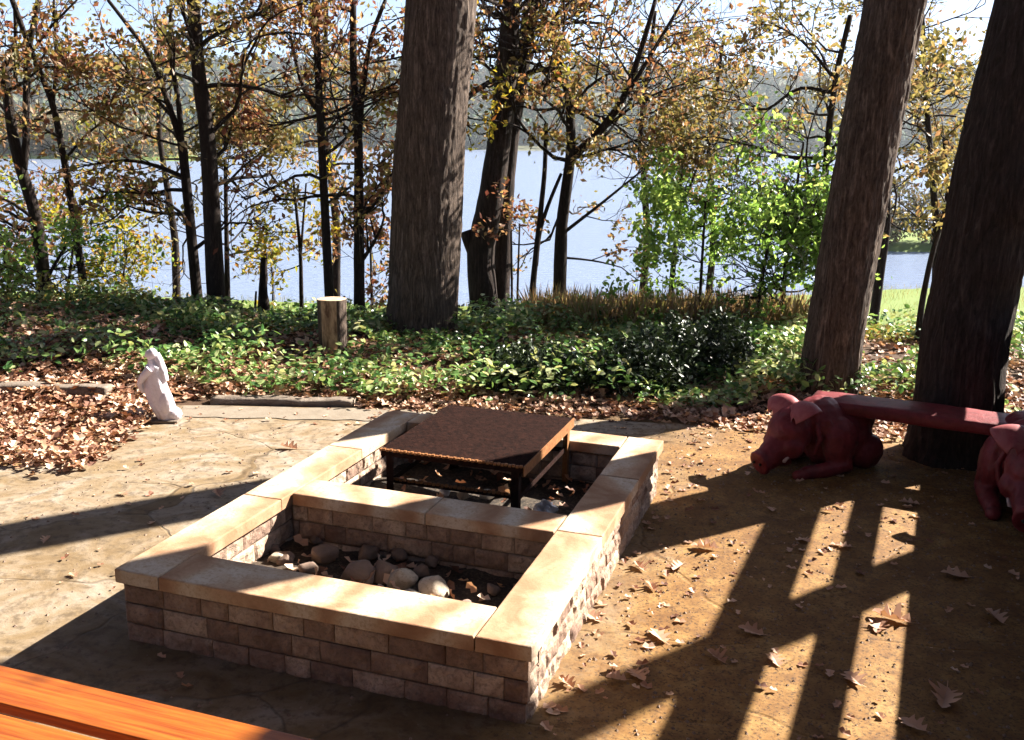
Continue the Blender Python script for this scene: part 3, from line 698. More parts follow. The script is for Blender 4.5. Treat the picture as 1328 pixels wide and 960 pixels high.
# ------------------------------------------------------------------ unseen house added behind the camera to keep sky light off the scene
hs = empty('house', (-3, -2, 0)); tag(hs, 'unseen dark timber clad house with a deep porch roof, added to block sky light', 'house')
b = MB()
for k in range(26): b.box((-8, -.30 + .0, k * .19), (6.2, .0 + .012 * (k % 2), k * .19 + .187))
b.build('wall', MAT['fence_wood'], hs)
b = MB(); b.box((-8.2, .02, 3.25), (5.6, 2.9, 3.36)); b.box((-8.2, 2.91, 3.15), (5.6, 2.95, 3.42)); b.build('porch_roof', MAT['fence_wood'], hs)
for x in (-7.9, 5.1): b = MB(); b.box((x, 2.7, 0), (x + .12, 2.82, 3.24)); b.build('porch_post', MAT['fence_wood'], hs)
# ------------------------------------------------------------------ trees
def px_path(pts, Y):
    """pts: (px, py) or (px, py, dY) read bottom to top."""
    return [on_y(p[0], p[1], Y + (p[2] if len(p) > 2 else 0)) for p in pts]
def resample(P, step):
    P = np.asarray(P, float); d = np.r_[0, np.cumsum(np.linalg.norm(np.diff(P, axis=0), axis=1))]; n = max(3, int(d[-1] / step))
    t = np.linspace(0, d[-1], n); 
    Q = np.stack([np.interp(t, d, P[:, k]) for k in range(3)], 1)
    for _ in range(2): Q[1:-1] = (Q[:-2] + Q[1:-1] * 2 + Q[2:]) / 4
    return Q, t / d[-1]
def grow(buf, LP, p, d, L, r, depth, rng, lpt, up=.04, scatter=.06, wob=.2, nch=3):
    n = 5; pts = [p]; d = d / np.linalg.norm(d)
    for k in range(n):
        d = d + rng.normal(0, wob, 3) + np.array([0, 0, up]); d /= np.linalg.norm(d); pts.append(pts[-1] + d * L / n)
    pts = np.array(pts); buf.tube(pts, np.linspace(r, r * .45, n + 1), 5 if r > .012 else 3, caps=False)
    if depth == 0:
        m = rng.poisson(lpt * (1.45 if p[2] < 1.7 else 2.1))
        if m: t = rng.uniform(.15, 1, m) * n; i = np.minimum(t.astype(int), n - 1); LP.append(pts[i] + (pts[i + 1] - pts[i]) * (t - i)[:, None] + rng.normal(0, scatter, (m, 3)))
        return
    for k in range(nch):
        t = rng.uniform(.25, 1) if k else 1.0; i = min(int(t * n), n - 1); q = pts[i] + (pts[i + 1] - pts[i]) * (t * n - i)
        a = rng.normal(size=3); a -= d * (a @ d); a /= np.linalg.norm(a); ang = rng.uniform(.35, 1.0)
        grow(buf, LP, q, d * math.cos(ang) + a * math.sin(ang), L * rng.uniform(.45, .75), max(r * .55, .003), depth - 1, rng, lpt, up, scatter, wob, nch)
def fine_bark(P, R0, seed, nseg=140, amp=.035, flare=.35, fh=.5):
    Q, t = resample(P, .018); z = Q[:, 2] - Q[0, 2]; rad = np.interp(t, np.linspace(0, 1, len(R0)), R0) * (1 + flare * np.exp(-np.maximum(z, 0) / (fh * .45)))
    th = np.arange(nseg) * 2 * math.pi / nseg; D = []
    for k in range(len(Q)):
        r0 = rad[k] / .04; c = np.stack([np.cos(th) * r0 * 1.15, np.sin(th) * r0 * 1.15, np.full(nseg, z[k] * 5.5 + seed)], 1)
        nz = fbm(c, seed, 3); rd = 1 - np.abs(nz - .5) * 4
        lob = (.10 * np.sin(4 * th + seed) + .06 * np.sin(7 * th + seed * 2)) * math.exp(-max(z[k], 0) / .3) + .09 * (vnoise(np.stack([np.cos(th) * 1.3, np.sin(th) * 1.3, np.full(nseg, z[k] * .7 + seed)], 1), seed) - .5)
        D.append((np.clip(1.25 - np.abs(nz - .5) * 9, 0, 1) * -.9 + nz - .3) * amp * .30 / rad[k] + lob)
    return Q, rad, D
def tree(name, label, cat, stems, Y, leafmat, n_limbs=8, zmin=.8, lim=1.0, lpt=9, depth=2, size=.078, seed=1, bark='bark_thin', group=None, fine=False, extra=None, top=None, tm=T_DIAMOND,
         up=.04, scatter=.06, crownname='crown', nch=3, thin=.385, zmax=99):
    rng = np.random.default_rng(seed); base = None; tb = MB(); LP = []; paths = []
    for (pts, r0, r1) in stems:
        P = px_path(pts, Y) if not hasattr(pts, 'shape') else pts
        if base is None:
            b0 = np.array(P[0]); g = tz(b0[0], b0[1]) - .12
            if b0[2] > g: P = [np.array([b0[0] - (P[1][0] - b0[0]) * .05, b0[1], g])] + list(P)
            base = np.array([P[0][0], P[0][1], g + .1])
            if top: d_ = np.array(P[-1]) - np.array(P[-2]); d_ /= np.linalg.norm(d_); P = list(P) + [np.array(P[-1]) + d_ * top * .5 , np.array(P[-1]) + (d_ + np.array([.05, 0, .3])) * top]
        if fine:
            Q, rad, D = fine_bark(P, np.array([r0, (r0 + r1) / 2, r1]), seed); tb.tube(Q, rad, 140, disp=D)
        else:
            Q, t = resample(P, .12); h = Q[:, 2] - Q[0, 2]
            rad = (r0 + (r1 - r0) * t) * (1 + .08 * (vnoise(np.stack([t * 30, t * 0, t * 0 + seed], 1)) - .5)) + (r0 * .5 * np.exp(-h / .12) if len(paths) == 0 else 0)
            tb.tube(Q, rad, 14 if r0 > .05 else 8)
        paths.append((Q, rad))
    root = empty(name, tuple(base)); tag(root, label, cat, group)
    off = base
    def shift(b):
        b.v = [v - off for v in b.v]; return b
    shift(tb).build('trunk', MAT[bark], root)
    bb = MB()
    for i in range(n_limbs):
        Q, rad = paths[rng.integers(len(paths))]; ok = np.where((Q[:, 2] > zmin) & (Q[:, 2] < zmax))[0]
        if len(ok) == 0: continue
        k = int(rng.choice(ok)); az = rng.uniform(0, 2 * math.pi); el = rng.uniform(-.15, .75)
        d = np.array([math.cos(az) * math.cos(el), math.sin(az) * math.cos(el), math.sin(el)])
        grow(bb, LP, Q[k], d, lim * rng.uniform(.6, 1.25), min(rad[k] * .45, .03 * lim), depth, rng, lpt, up, scatter, .2, nch)
    for (pts, r0, r1, kids) in (extra or []):        # limbs read from the photograph
        P = px_path(pts, Y); Q, t = resample(P, .1); bb.tube(Q, r0 + (r1 - r0) * t, 8)
        for _ in range(kids):
            k = rng.integers(int(len(Q) * .25), len(Q)); d = Q[min(k + 1, len(Q) - 1)] - Q[max(k - 1, 0)]; d = d / np.linalg.norm(d) + rng.normal(0, .55, 3)
            grow(bb, LP, Q[k], d, lim * rng.uniform(.35, .7), .009, max(depth - 1, 0), rng, lpt, up, scatter, .2, nch)
    if bb.n: shift(bb).build('branches', MAT[bark], root)
    if LP:
        P = np.concatenate(LP); g_ = fbm(P * 1.35 + 3.1, 17, 2)
        keep = rng.uniform(0, 1, len(P)) < np.clip((g_ - thin) * 5, .08, 1) * np.where(P[:, 2] > 3.9, .5, 1)
        P = P[keep] - off; V, F = leaves(P, size, rng, tm, 0); raw_mesh(crownname, V, F, MAT[leafmat], root)
    return root

# the three big trunks
tree('oak_tree', 'massive oak trunk rising from the ivy behind the fire pit, thickest of all', 'tree', [([(550, 470), (548, 412), (557, 200), (573, 0)], .36, .325)], 10.0, 'oak_leaf', 0, bark='bark', fine=True, seed=3, top=6)
tree('oak_tree', 'tall leaning oak trunk behind the pig figure at the free end of the bench', 'tree', [([(1070, 545), (1082, 440), (1124, 200), (1161, 0)], .235, .215)], 8.0, 'oak_leaf', 0, bark='bark', fine=True, seed=4, top=5)
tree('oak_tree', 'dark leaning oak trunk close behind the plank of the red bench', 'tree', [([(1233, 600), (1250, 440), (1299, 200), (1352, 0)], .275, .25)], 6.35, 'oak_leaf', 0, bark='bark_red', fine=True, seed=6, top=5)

T = 'tree'
# left group
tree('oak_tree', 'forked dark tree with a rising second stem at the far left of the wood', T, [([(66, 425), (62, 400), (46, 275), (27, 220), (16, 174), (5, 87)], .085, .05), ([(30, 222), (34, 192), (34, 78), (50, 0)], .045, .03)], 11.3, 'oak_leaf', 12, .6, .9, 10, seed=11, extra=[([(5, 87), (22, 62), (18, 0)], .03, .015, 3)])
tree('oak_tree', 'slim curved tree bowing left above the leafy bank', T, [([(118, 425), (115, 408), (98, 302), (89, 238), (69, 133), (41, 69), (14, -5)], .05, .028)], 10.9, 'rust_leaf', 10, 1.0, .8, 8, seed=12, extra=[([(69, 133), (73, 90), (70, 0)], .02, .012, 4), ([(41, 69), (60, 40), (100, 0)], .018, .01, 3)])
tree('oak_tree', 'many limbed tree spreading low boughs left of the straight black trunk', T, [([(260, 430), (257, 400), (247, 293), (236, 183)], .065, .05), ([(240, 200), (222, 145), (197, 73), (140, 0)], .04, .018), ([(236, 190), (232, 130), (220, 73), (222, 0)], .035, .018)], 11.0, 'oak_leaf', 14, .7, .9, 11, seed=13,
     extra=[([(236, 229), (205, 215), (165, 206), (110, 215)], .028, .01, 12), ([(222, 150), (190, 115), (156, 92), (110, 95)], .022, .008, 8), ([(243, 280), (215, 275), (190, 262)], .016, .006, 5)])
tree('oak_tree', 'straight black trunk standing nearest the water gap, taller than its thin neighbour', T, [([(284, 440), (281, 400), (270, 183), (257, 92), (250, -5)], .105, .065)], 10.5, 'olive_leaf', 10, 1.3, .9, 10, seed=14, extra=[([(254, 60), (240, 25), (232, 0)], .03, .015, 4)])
tree('sapling', 'thin pale stemmed tree just right of the straight black trunk', T, [([(296, 425), (295, 380), (292, 206)], .04, .02)], 11.8, 'olive_leaf', 14, .6, .75, 11, seed=15, extra=[([(293, 240), (315, 215), (345, 195), (375, 150)], .016, .006, 8)])
tree('sapling', 'small forked sapling between the broken snag and the standing log', T, [([(393, 430), (391, 400), (390, 330), (380, 229)], .03, .014), ([(390, 330), (397, 238)], .016, .01)], 11.5, 'yellow_leaf', 7, .3, .5, 9, seed=16)
tree('oak_tree', 'slender dark trunk rising straight behind the standing log', T, [([(429, 440), (427, 385), (415, 147), (408, -5)], .055, .035)], 10.9, 'rust_leaf', 10, 1.1, .9, 10, seed=17, extra=[([(415, 147), (393, 120), (376, 46)], .03, .014, 6), ([(412, 150), (380, 158), (345, 165)], .02, .008, 8), ([(416, 150), (450, 140), (480, 120)], .018, .008, 8)])
tree('oak_tree', 'rusty leaved tree with two steep limbs beside the massive oak', T, [([(467, 440), (466, 400), (465, 183), (458, 92), (458, 0)], .07, .035), ([(465, 183), (470, 110), (481, 46), (500, 0)], .04, .02)], 11.1, 'rust_leaf', 18, .5, .9, 12, seed=18)
tree('sapling', 'thin young stem in the green gap right of the standing log', T, [([(484, 430), (482, 380), (480, 300)], .025, .01)], 11.8, 'rust_leaf', 9, .1, .6, 10, seed=19)
# centre
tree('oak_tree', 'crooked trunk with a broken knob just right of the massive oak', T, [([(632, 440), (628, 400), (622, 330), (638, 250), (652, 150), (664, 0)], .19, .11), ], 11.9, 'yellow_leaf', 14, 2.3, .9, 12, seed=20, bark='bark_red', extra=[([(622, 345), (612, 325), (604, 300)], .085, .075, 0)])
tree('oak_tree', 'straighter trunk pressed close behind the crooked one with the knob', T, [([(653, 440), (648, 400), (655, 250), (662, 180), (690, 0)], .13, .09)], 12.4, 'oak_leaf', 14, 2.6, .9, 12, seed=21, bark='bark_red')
tree('oak_tree', 'slim leaning pair of stems between the double trunk and the spreading oak', T, [([(686, 435), (692, 360), (707, 220), (708, 160)], .045, .025), ([(695, 345), (699, 300), (712, 262), (728, 225)], .03, .02)], 11.9, 'oak_leaf', 8, 1.9, .7, 10, seed=22)
tree('sapling', 'thinnest straight stem standing right of the double trunk', T, [([(663, 440), (664, 380), (663, 300)], .018, .012)], 11.9, 'rust_leaf', 2, .9, .4, 8, seed=23)
tree('sapling', 'second thin stem beside the thinnest one near the double trunk', T, [([(671, 440), (671, 380), (674, 290)], .018, .01)], 12.0, 'rust_leaf', 2, .9, .4, 8, seed=24)
tree('oak_tree', 'wide spreading oak with long low boughs reaching over the water', T, [([(725, 440), (725, 400), (728, 293), (741, 197), (739, 128), (720, 55), (700, 0)], .095, .035), ([(741, 205), (780, 170), (812, 124), (840, 37), (850, 0)], .055, .025), ([(812, 124), (845, 70), (886, 0)], .03, .015)], 11.9, 'oak_leaf', 30, 1.2, .95, 14, seed=25,
     extra=[([(731, 302), (775, 268), (812, 238), (863, 197)], .024, .008, 9), ([(727, 334), (765, 337), (790, 342), (806, 347)], .016, .008, 2), ([(741, 140), (770, 148), (800, 160), (835, 200)], .02, .008, 10), ([(780, 170), (830, 130), (880, 110), (925, 100)], .02, .007, 10)])
tree('oak_tree', 'small vase shaped tree standing alone against the open water', T, [([(868, 435), (870, 380), (879, 284), (886, 192)], .045, .016), ([(879, 284), (866, 240), (860, 190)], .02, .01), ([(880, 280), (905, 215), (925, 170)], .02, .01)], 11.4, 'olive_leaf', 12, 1.2, .7, 9, seed=26)
tree('oak_tree', 'leafy tree half hidden behind the tall leaning trunk', T, [([(1062, 440), (1066, 300), (1073, 183), (1085, 92), (1103, 20)], .05, .03)], 10.8, 'olive_leaf', 14, 1.3, .9, 11, seed=27,
     extra=[([(1068, 205), (1020, 205), (980, 190), (940, 180)], .025, .008, 12), ([(1078, 120), (1035, 110), (990, 150), (950, 120)], .022, .008, 12), ([(1080, 100), (1040, 50), (1000, 30)], .02, .008, 8)])
tree('sapling', 'thin wavy tree in the gap between the two leaning trunks', T, [([(1190, 450), (1194, 400), (1208, 330), (1231, 257), (1224, 180)], .035, .016)], 9.6, 'olive_leaf', 9, 1.4, .6, 9, seed=28, extra=[([(1216, 310), (1190, 280), (1165, 262)], .014, .005, 5)])
tree('oak_tree', 'pale leaved tree filling the sky between the two leaning trunks', T, [([(1212, 430), (1215, 300), (1200, 120), (1195, 0)], .06, .03)], 13.5, 'olive_leaf', 22, 1.8, .9, 12, seed=29)
# green shrubs by the water
for i, (pts, r, Yy, lab, nl, sd) in enumerate([([(905, 445), (908, 380), (915, 262)], .022, 10.6, 'bright green bush on thin stems, leftmost of the evergreen three', 22, 40),
        ([(975, 450), (985, 380), (1005, 270)], .03, 10.3, 'dense green bush in the middle of the evergreen three', 32, 41), ([(1010, 455), (1020, 330), (1042, 185)], .035, 10.5, 'tallest green bush against the tall leaning trunk', 38, 42)]):
    tree('evergreen_bush', lab, 'bush', [(pts, r, .012)], Yy, 'green_leaf', nl, .35, .55, 14, size=.066, seed=sd, tm=T_OVAL, scatter=.06, thin=.37)
tree('evergreen_bush', 'low green bush with spreading twigs at the far left of the bank', 'bush', [([(40, 430), (60, 360), (85, 320)], .03, .015)], 10.4, 'green_leaf', 16, .3, .55, 10, size=.06, seed=43, tm=T_OVAL)
tree('sapling', 'yellow green sapling at the water edge left of the many limbed tree', T, [([(150, 430), (155, 380), (165, 330)], .02, .01)], 12.2, 'yellow_leaf', 14, .0, .5, 9, seed=44)
tree('sapling', 'small yellowish sapling low behind the curved slim tree', T, [([(80, 430), (90, 360), (100, 280)], .03, .012)], 12.6, 'yellow_leaf', 16, .2, .7, 10, seed=45)
tree('sapling', 'pinkish brown sapling beside the leftmost forked tree', T, [([(15, 430), (10, 360), (8, 300)], .03, .012)], 12.0, 'rust_leaf', 12, .0, .7, 9, seed=46)
tree('sapling', 'olive sapling behind the broken snag', T, [([(352, 420), (355, 370), (350, 330)], .018, .008)], 12.6, 'yellow_leaf', 10, -.2, .5, 9, seed=47)
# trees lower on the slope whose crowns fill the gaps
slope = [(-9.5, 16, 5.4, 'oak_leaf', 'bushy brown tree down the slope behind the leftmost fork'), (-6.2, 17.5, 6.0, 'olive_leaf', 'olive tree down the slope left of the many limbed tree'), (-3.1, 16.5, 6.2, 'oak_leaf', 'tall brown crown down the slope behind the slender dark trunk'),
         (2.3, 17.5, 6.4, 'oak_leaf', 'russet crown down the slope behind the double trunk'), (6.0, 16, 6.4, 'olive_leaf', 'airy olive crown down the slope beyond the evergreen bushes'), (9.6, 17, 6.4, 'oak_leaf', 'brown crown down the slope beyond the darkest leaning trunk'), (-11.5, 20, 7.0, 'olive_leaf', 'farthest olive crown down the slope at the far left'), (3.9, 19.5, 6.8, 'rust_leaf', 'reddish crown down the slope beyond the small vase shaped tree')]
for i, (x, y, h, lm, lab) in enumerate(slope):
    z0 = tz(x, y); P = np.array([(x, y, z0 - .1), (x + .1, y, z0 + h * .4), (x - .1, y + .1, z0 + h * .7), (x + .05, y, z0 + h)])
    tree('oak_tree', lab, T, [(P, .09, .03)], y, lm, 22, z0 + h * .52, 1.15, 11, size=.085, seed=60 + i)
# unseen high crowns, added dense over the paving to block sky light
def shade_crown(root, cx_, cy_, z, rad, seed, n=2600, zr=1.6):
    rng = np.random.default_rng(seed); off = np.array(root.location); bb = MB(); LP = []
    for k in range(9):
        a = 2 * math.pi * k / 9 + rng.uniform(-.2, .2)
        grow(bb, LP, np.array([cx_, cy_, z - 1.2]), np.array([math.cos(a), math.sin(a), .35]), rad * rng.uniform(.6, .8), .10, 2, rng, 4, .02, .3, .18, 3)
    c = rng.normal(size=(150, 3)); c /= np.linalg.norm(c, axis=1)[:, None]; c *= rng.uniform(0, 1, (150, 1)) ** .45 * np.array([rad, rad, zr])
    P = c[rng.integers(150, size=n)] + rng.normal(0, .33, (n, 3)) + np.array([cx_, cy_, z])
    bb.v = [v - off for v in bb.v]; bb.build('branches', MAT['bark'], root)
    V, F = leaves(P - off, .34, rng, T_OVAL, .2); raw_mesh('crown', V, F, MAT['oak_leaf'], root)
roots = sorted([o for o in bpy.data.objects if o.name in ('oak_tree', 'oak_tree.001', 'oak_tree.002')], key=lambda o: o.name)
shade_crown(roots[0], -1.0, 9.6, 10.2, 4.6, 1, 4200); shade_crown(roots[1], 2.6, 8.0, 10.8, 3.6, 2, 3000); shade_crown(roots[2], 2.6, 4.6, 10.0, 4.2, 3, 3800)
for i, (x, y, lab) in enumerate([(8.2, .6, 'unseen oak added for its shade, with a deep crown on the near side of the timber fence'), (10.2, -3.0, 'unseen oak added for its shade, farthest along the fence towards the house'), (-9.8, 4.2, 'unseen thick crowned oak added for its shade on the open side of the paving'), (-13.2, 8.0, 'unseen thick crowned oak added for its shade on the bank beyond the dead leaves')]):
    P = np.array([(x, y, -.1), (x + .1, y, 3), (x, y + .2, 6), (x, y, 9)])
    rt_ = tree('oak_tree', lab, T, [(P, .22, .10)], y, 'oak_leaf', 0, bark='bark', seed=100 + i); shade_crown(rt_, x, y, 6.0, 3.0, 10 + i, 3600, 4.2)  # unseen oaks added at the sides to block low sky light
P = np.array([(-4.4, .9, -.1), (-4.3, .9, 3), (-4.2, 1.0, 9)]); rt_ = tree('oak_tree', 'unseen oak added at the corner of the paving to carry a shading crown', T, [(P, .2, .12)], 1, 'oak_leaf', 0, bark='bark', seed=110)
shade_crown(rt_, -3.6, 2.5, 10.6, 4.8, 21, 4600)  # crown of the added unseen oak, covers the sky above the paving
# spreading tree added on the left, outside the view, to cover the sky
P = np.array([(-6.5, 1.5, -.1), (-6.3, 1.6, 2.5), (-5.8, 1.7, 5), (-5.0, 2.0, 8)])
tree('oak_tree', 'unseen broad crowned oak added for its shade beside the house porch', T, [(P, .22, .10)], 2, 'oak_leaf', 16, 4.6, 3.4, 16, size=.2, depth=3, scatter=.25, seed=91, bark='bark')
# shaded tree right of the picture, its shadow crosses the earth
P = np.array([(5.25, 6.42, -.1), (5.25, 6.42, 1.5), (5.22, 6.36, 2.5), (5.3, 6.15, 3.8), (5.5, 5.9, 5.2)]); tree('oak_tree', 'oak growing beside the timber fence', T, [(P, .17, .12)], 6.8, 'oak_leaf', 4, 4.2, .8, 6, seed=90, bark='bark')

# broken snags and the standing log
def snag(label, pts, Y, r0, r1, seed):
    P = px_path(pts, Y); g = tz(P[0][0], P[0][1]) - .1; P = [np.array([P[0][0], P[0][1], g])] + P; Q, t = resample(P, .05); b = MB(); D = [np.array([(vnoise([[math.cos(a) * 2, math.sin(a) * 2, k * .3 + seed]])[0] - .5) * .4 for a in np.arange(12) * math.pi / 6]) for k in range(len(Q))]
    b.tube(Q - P[0], r0 + (r1 - r0) * t, 12, disp=D); o = b.build('dead_snag', MAT['bark_thin']); o.location = P[0]; tag(o, label, 'dead tree')
snag('broken dead snag with a pointed top against the water', [(343, 432), (342, 400), (341, 345), (343, 328)], 11.1, .075, .035, 1)
snag('short thin broken stick left of the pointed snag', [(331, 430), (331, 400), (332, 378)], 11.4, .022, .012, 2)
lp = on_z(432, 458, .10); lr = empty('standing_log', (lp[0], lp[1], tz(lp[0], lp[1]))); tag(lr, 'upright cut log with a pale bare side at the edge of the ivy', 'log')
n = 36; nz_ = 22; V = []; F = []; Fb = []; Hl = .50
for i in range(nz_ + 1):
    z = -.05 + (Hl + .05) * i / nz_
    for j in range(n):
        t = 2 * math.pi * j / n; r = .132 * (1 + .12 * (vnoise([[math.cos(t) * 2.5, math.sin(t) * 2.5, z * 2]], 4)[0] - .5) + .05 * (vnoise([[math.cos(t) * 9, math.sin(t) * 9, z * 4]], 5)[0] - .5)); bare = -2.35 < (t - 2 * math.pi) < -1.05
        if bare and z > .04: r *= .93
        V.append((r * math.cos(t), r * math.sin(t), z))
for i in range(nz_):
    for j in range(n):
        a = i * n + j; e = i * n + (j + 1) % n; t = 2 * math.pi * j / n - 2 * math.pi
        (Fb if -2.35 < t < -1.05 and i > 1 else F).append((a, e, e + n, a + n))
b = MB(); b.add(V, F); b.build('bark', MAT['bark'], lr); b = MB(); b.add(V, Fb); b.build('bare_patch', MAT['stump_bare'], lr)
b = MB(); top = np.array(V[-n:]); 
Vt = list(top) + [tuple(np.array([0, 0, Hl]) + (q - np.array([0, 0, Hl])) * .5 + np.array([0, 0, .008])) for q in top] + [(0, 0, Hl + .004)]
Ft = [(j, (j + 1) % n, n + (j + 1) % n, n + j) for j in range(n)] + [(n + j, n + (j + 1) % n, 2 * n) for j in range(n)]
b.add(Vt, Ft); b.build('cut_top', MAT['stump_cut'], lr)

# ------------------------------------------------------------------ ground cover
def bed_ok(x, y):       # area of the planted bank, beyond the paving
    edge = np.where(x < -2.65, 5.85 + .1 * np.sin(x * 5), np.where(x < -1.2, 7.5, np.where(x < 1.3, 7.33 - .10 * (x + 1.2), np.where(x < 2.1, 7.08 - .4 * (x - 1.3), 6.75))))
    return y > edge
def scatter(n, x0, x1, y0, y1, seed):
    r = np.random.default_rng(seed); return r.uniform(x0, x1, n), r.uniform(y0, y1, n), r
def hump(x, y): return np.clip(n2(x, y, 1.3, 44) - .33, 0, 1) * .85
x, y, r = scatter(150000, -9, 9, 5.8, 12.6, 1)
m = (np.abs(x) < y * .72 + 1.2) & bed_ok(x, y)
g = n2(x, y, .85, 51, 4); dens = (ss(y, 7.25, 8.1) * .62 + (g - .5) * 4.2) * (1 - ss(y, 10.8, 11.4) * .75)
dens = np.where(x < -2.2, dens + .35 - 2.4 * (1 - ss(y, 6.9, 8.0)), dens + .12 + .75 * np.exp(-((y - 7.75) / .35) ** 2) * (x > -2.0) * (x < 1.9))
dens = dens - .5 * ss(x, 2.3, 3.4) * (1 - ss(y, 8.5, 10))
m &= r.uniform(0, 1, len(x)) < np.clip(dens, 0, 1) * .92
x, y = x[m], y[m]; z = terr(x, y) + .02 + hump(x, y) * r.uniform(.2, 1.05, len(x)) + r.uniform(0, .06, len(x))
V, F = leaves(np.column_stack([x, y, z]), .068, r, T_OVAL, .42); tag(raw_mesh('ivy_ground_cover', V, F, MAT['ivy']), kind='stuff')
# leaf litter on the bank and spilling on the paving
x, y, r = scatter(105000, -9, 9, 5.7, 12.4, 2)
m = (np.abs(x) < y * .72 + 1.2) & bed_ok(x, y + r.normal(0, .06, len(x))) & (r.uniform(0, 1, len(x)) < np.clip(np.where(x < -2.2, 1.3 - ss(y, 8.2, 9.6), .75 - .5 * ss(y, 7.6, 8.6)), .25, 1)); x, y = x[m], y[m]
lift = np.where(x < -2.6, .09, .03); z = terr(x, y) + r.uniform(.0, 1, len(x)) * lift + .012
V, F = leaves(np.column_stack([x, y, z]), .068, r, T_CURL, .6); tag(raw_mesh('leaf_litter', V, F, MAT['litter']), kind='stuff')
# crumbs on the open earth and paving
x, y, r = scatter(11000, -5, 4.2, 1.6, 7.3, 3)
w_ = n2(x, y, 1.3, 9); wall = np.exp(-np.abs((x - 0.35) * .947 - 0) * 3)
inp = lambda x, y: ((x - FL[0]) * PU[0] + (y - FL[1]) * PU[1], (x - FL[0]) * PV[0] + (y - FL[1]) * PV[1])
u, v = inp(x, y); near = np.exp(-np.maximum(u - PW, 0) / .16) * (u > PW) + .18
m = ~((u > -.02) & (u < PW + .0) & (v > -.02) & (v < PL + .02)) & (r.uniform(0, 1, len(x)) < np.where(x < -1.2, .10, np.clip(near + (w_ - .55) * 1.2, .04, 1)))
x, y = x[m], y[m]; V, F = leaves(np.column_stack([x, y, np.full(len(x), .026)]), .034, r, T_CURL, .7, .7); tag(raw_mesh('leaf_crumbs', V, F, MAT['litter']), kind='stuff')
x, y, r = scatter(16000, -5, 4.2, 1.6, 7.3, 4); u, v = inp(x, y); m = ~((u > -.02) & (u < PW) & (v > -.02) & (v < PL + .02)) & ((x > .3) | (r.uniform(0, 1, len(x)) < .3)); x, y = x[m], y[m]
Tp = (np.array([(-.5, -.5, 0), (.5, -.4, 0), (.4, .5, 0), (-.5, .4, 0), (0, 0, .6)]), np.array([(0, 1, 4), (1, 2, 4), (2, 3, 4), (3, 0, 4)]))
V, F = leaves(np.column_stack([x, y, np.full(len(x), .016)]), .011, r, Tp, 1.0, .8); tag(raw_mesh('gravel_grit', V, F, MAT['rock']), kind='stuff')
# weeds and dry grass along the crest
Tg = (np.array([(-.035, 0, 0), (.035, 0, 0), (.02, .55, .03), (0, 1, .12)]), np.array([(0, 1, 2), (0, 2, 3)]))
def blades(n, x0, x1, y0, y1, L, seed, name, m_, lean=.35, zz=0):
    x, y, r = scatter(n, x0, x1, y0, y1, seed); k = (np.abs(x) < y * .72 + 1.2) & (n2(x, y, .8, seed) > .36); x, y = x[k], y[k]
    P = np.column_stack([x, y, terr(x, y) + zz]); n = len(P); T_, F_ = Tg
    yv = np.column_stack([r.normal(0, lean, n), r.normal(0, lean, n), np.ones(n)]); yv /= np.linalg.norm(yv, axis=1)[:, None]
    a = r.normal(size=(n, 3)); xv = np.cross(yv, a); xv /= np.linalg.norm(xv, axis=1)[:, None]; zv = np.cross(xv, yv); s = L * r.uniform(.4, 1.2, n)
    V = (T_[None, :, 0, None] * xv[:, None] * .5 + T_[None, :, 1, None] * yv[:, None] + T_[None, :, 2, None] * zv[:, None]) * s[:, None, None] + P[:, None]
    FF = F_[None] + (np.arange(n) * 4)[:, None, None]; tag(raw_mesh(name, V.reshape(-1, 3), FF.reshape(-1, 3), m_), kind='stuff')
blades(22000, .2, 3.3, 10.2, 14.5, .50, 7, 'dry_grass', MAT['drygrass'])
blades(12000, -9, 9, 11.2, 14, .16, 8, 'green_grass', MAT['weed'])
blades(30000, -26, 30, 30, 56, .35, 9, 'lawn_grass', MAT['weed'], .3)
# weedy leaves heaped along the left and right crest
x, y, r = scatter(26000, -8.5, 8, 9.6, 12.6, 12); k = (np.abs(x) < y * .72 + 1.2); hh = np.where(x < -2.6, .45 * ss(-x, 3.2, 5.0), np.where(x > .8, .16, .04)) * (n2(x, y, .9, 33) + .1)
x, y, hh = x[k], y[k], hh[k]; z = terr(x, y) + hh * r.uniform(0, 1.1, len(x)) + .03
V, F = leaves(np.column_stack([x, y, z]), .06, r, T_DIAMOND, .1); tag(raw_mesh('weed_thicket', V, F, MAT['weed']), kind='stuff')

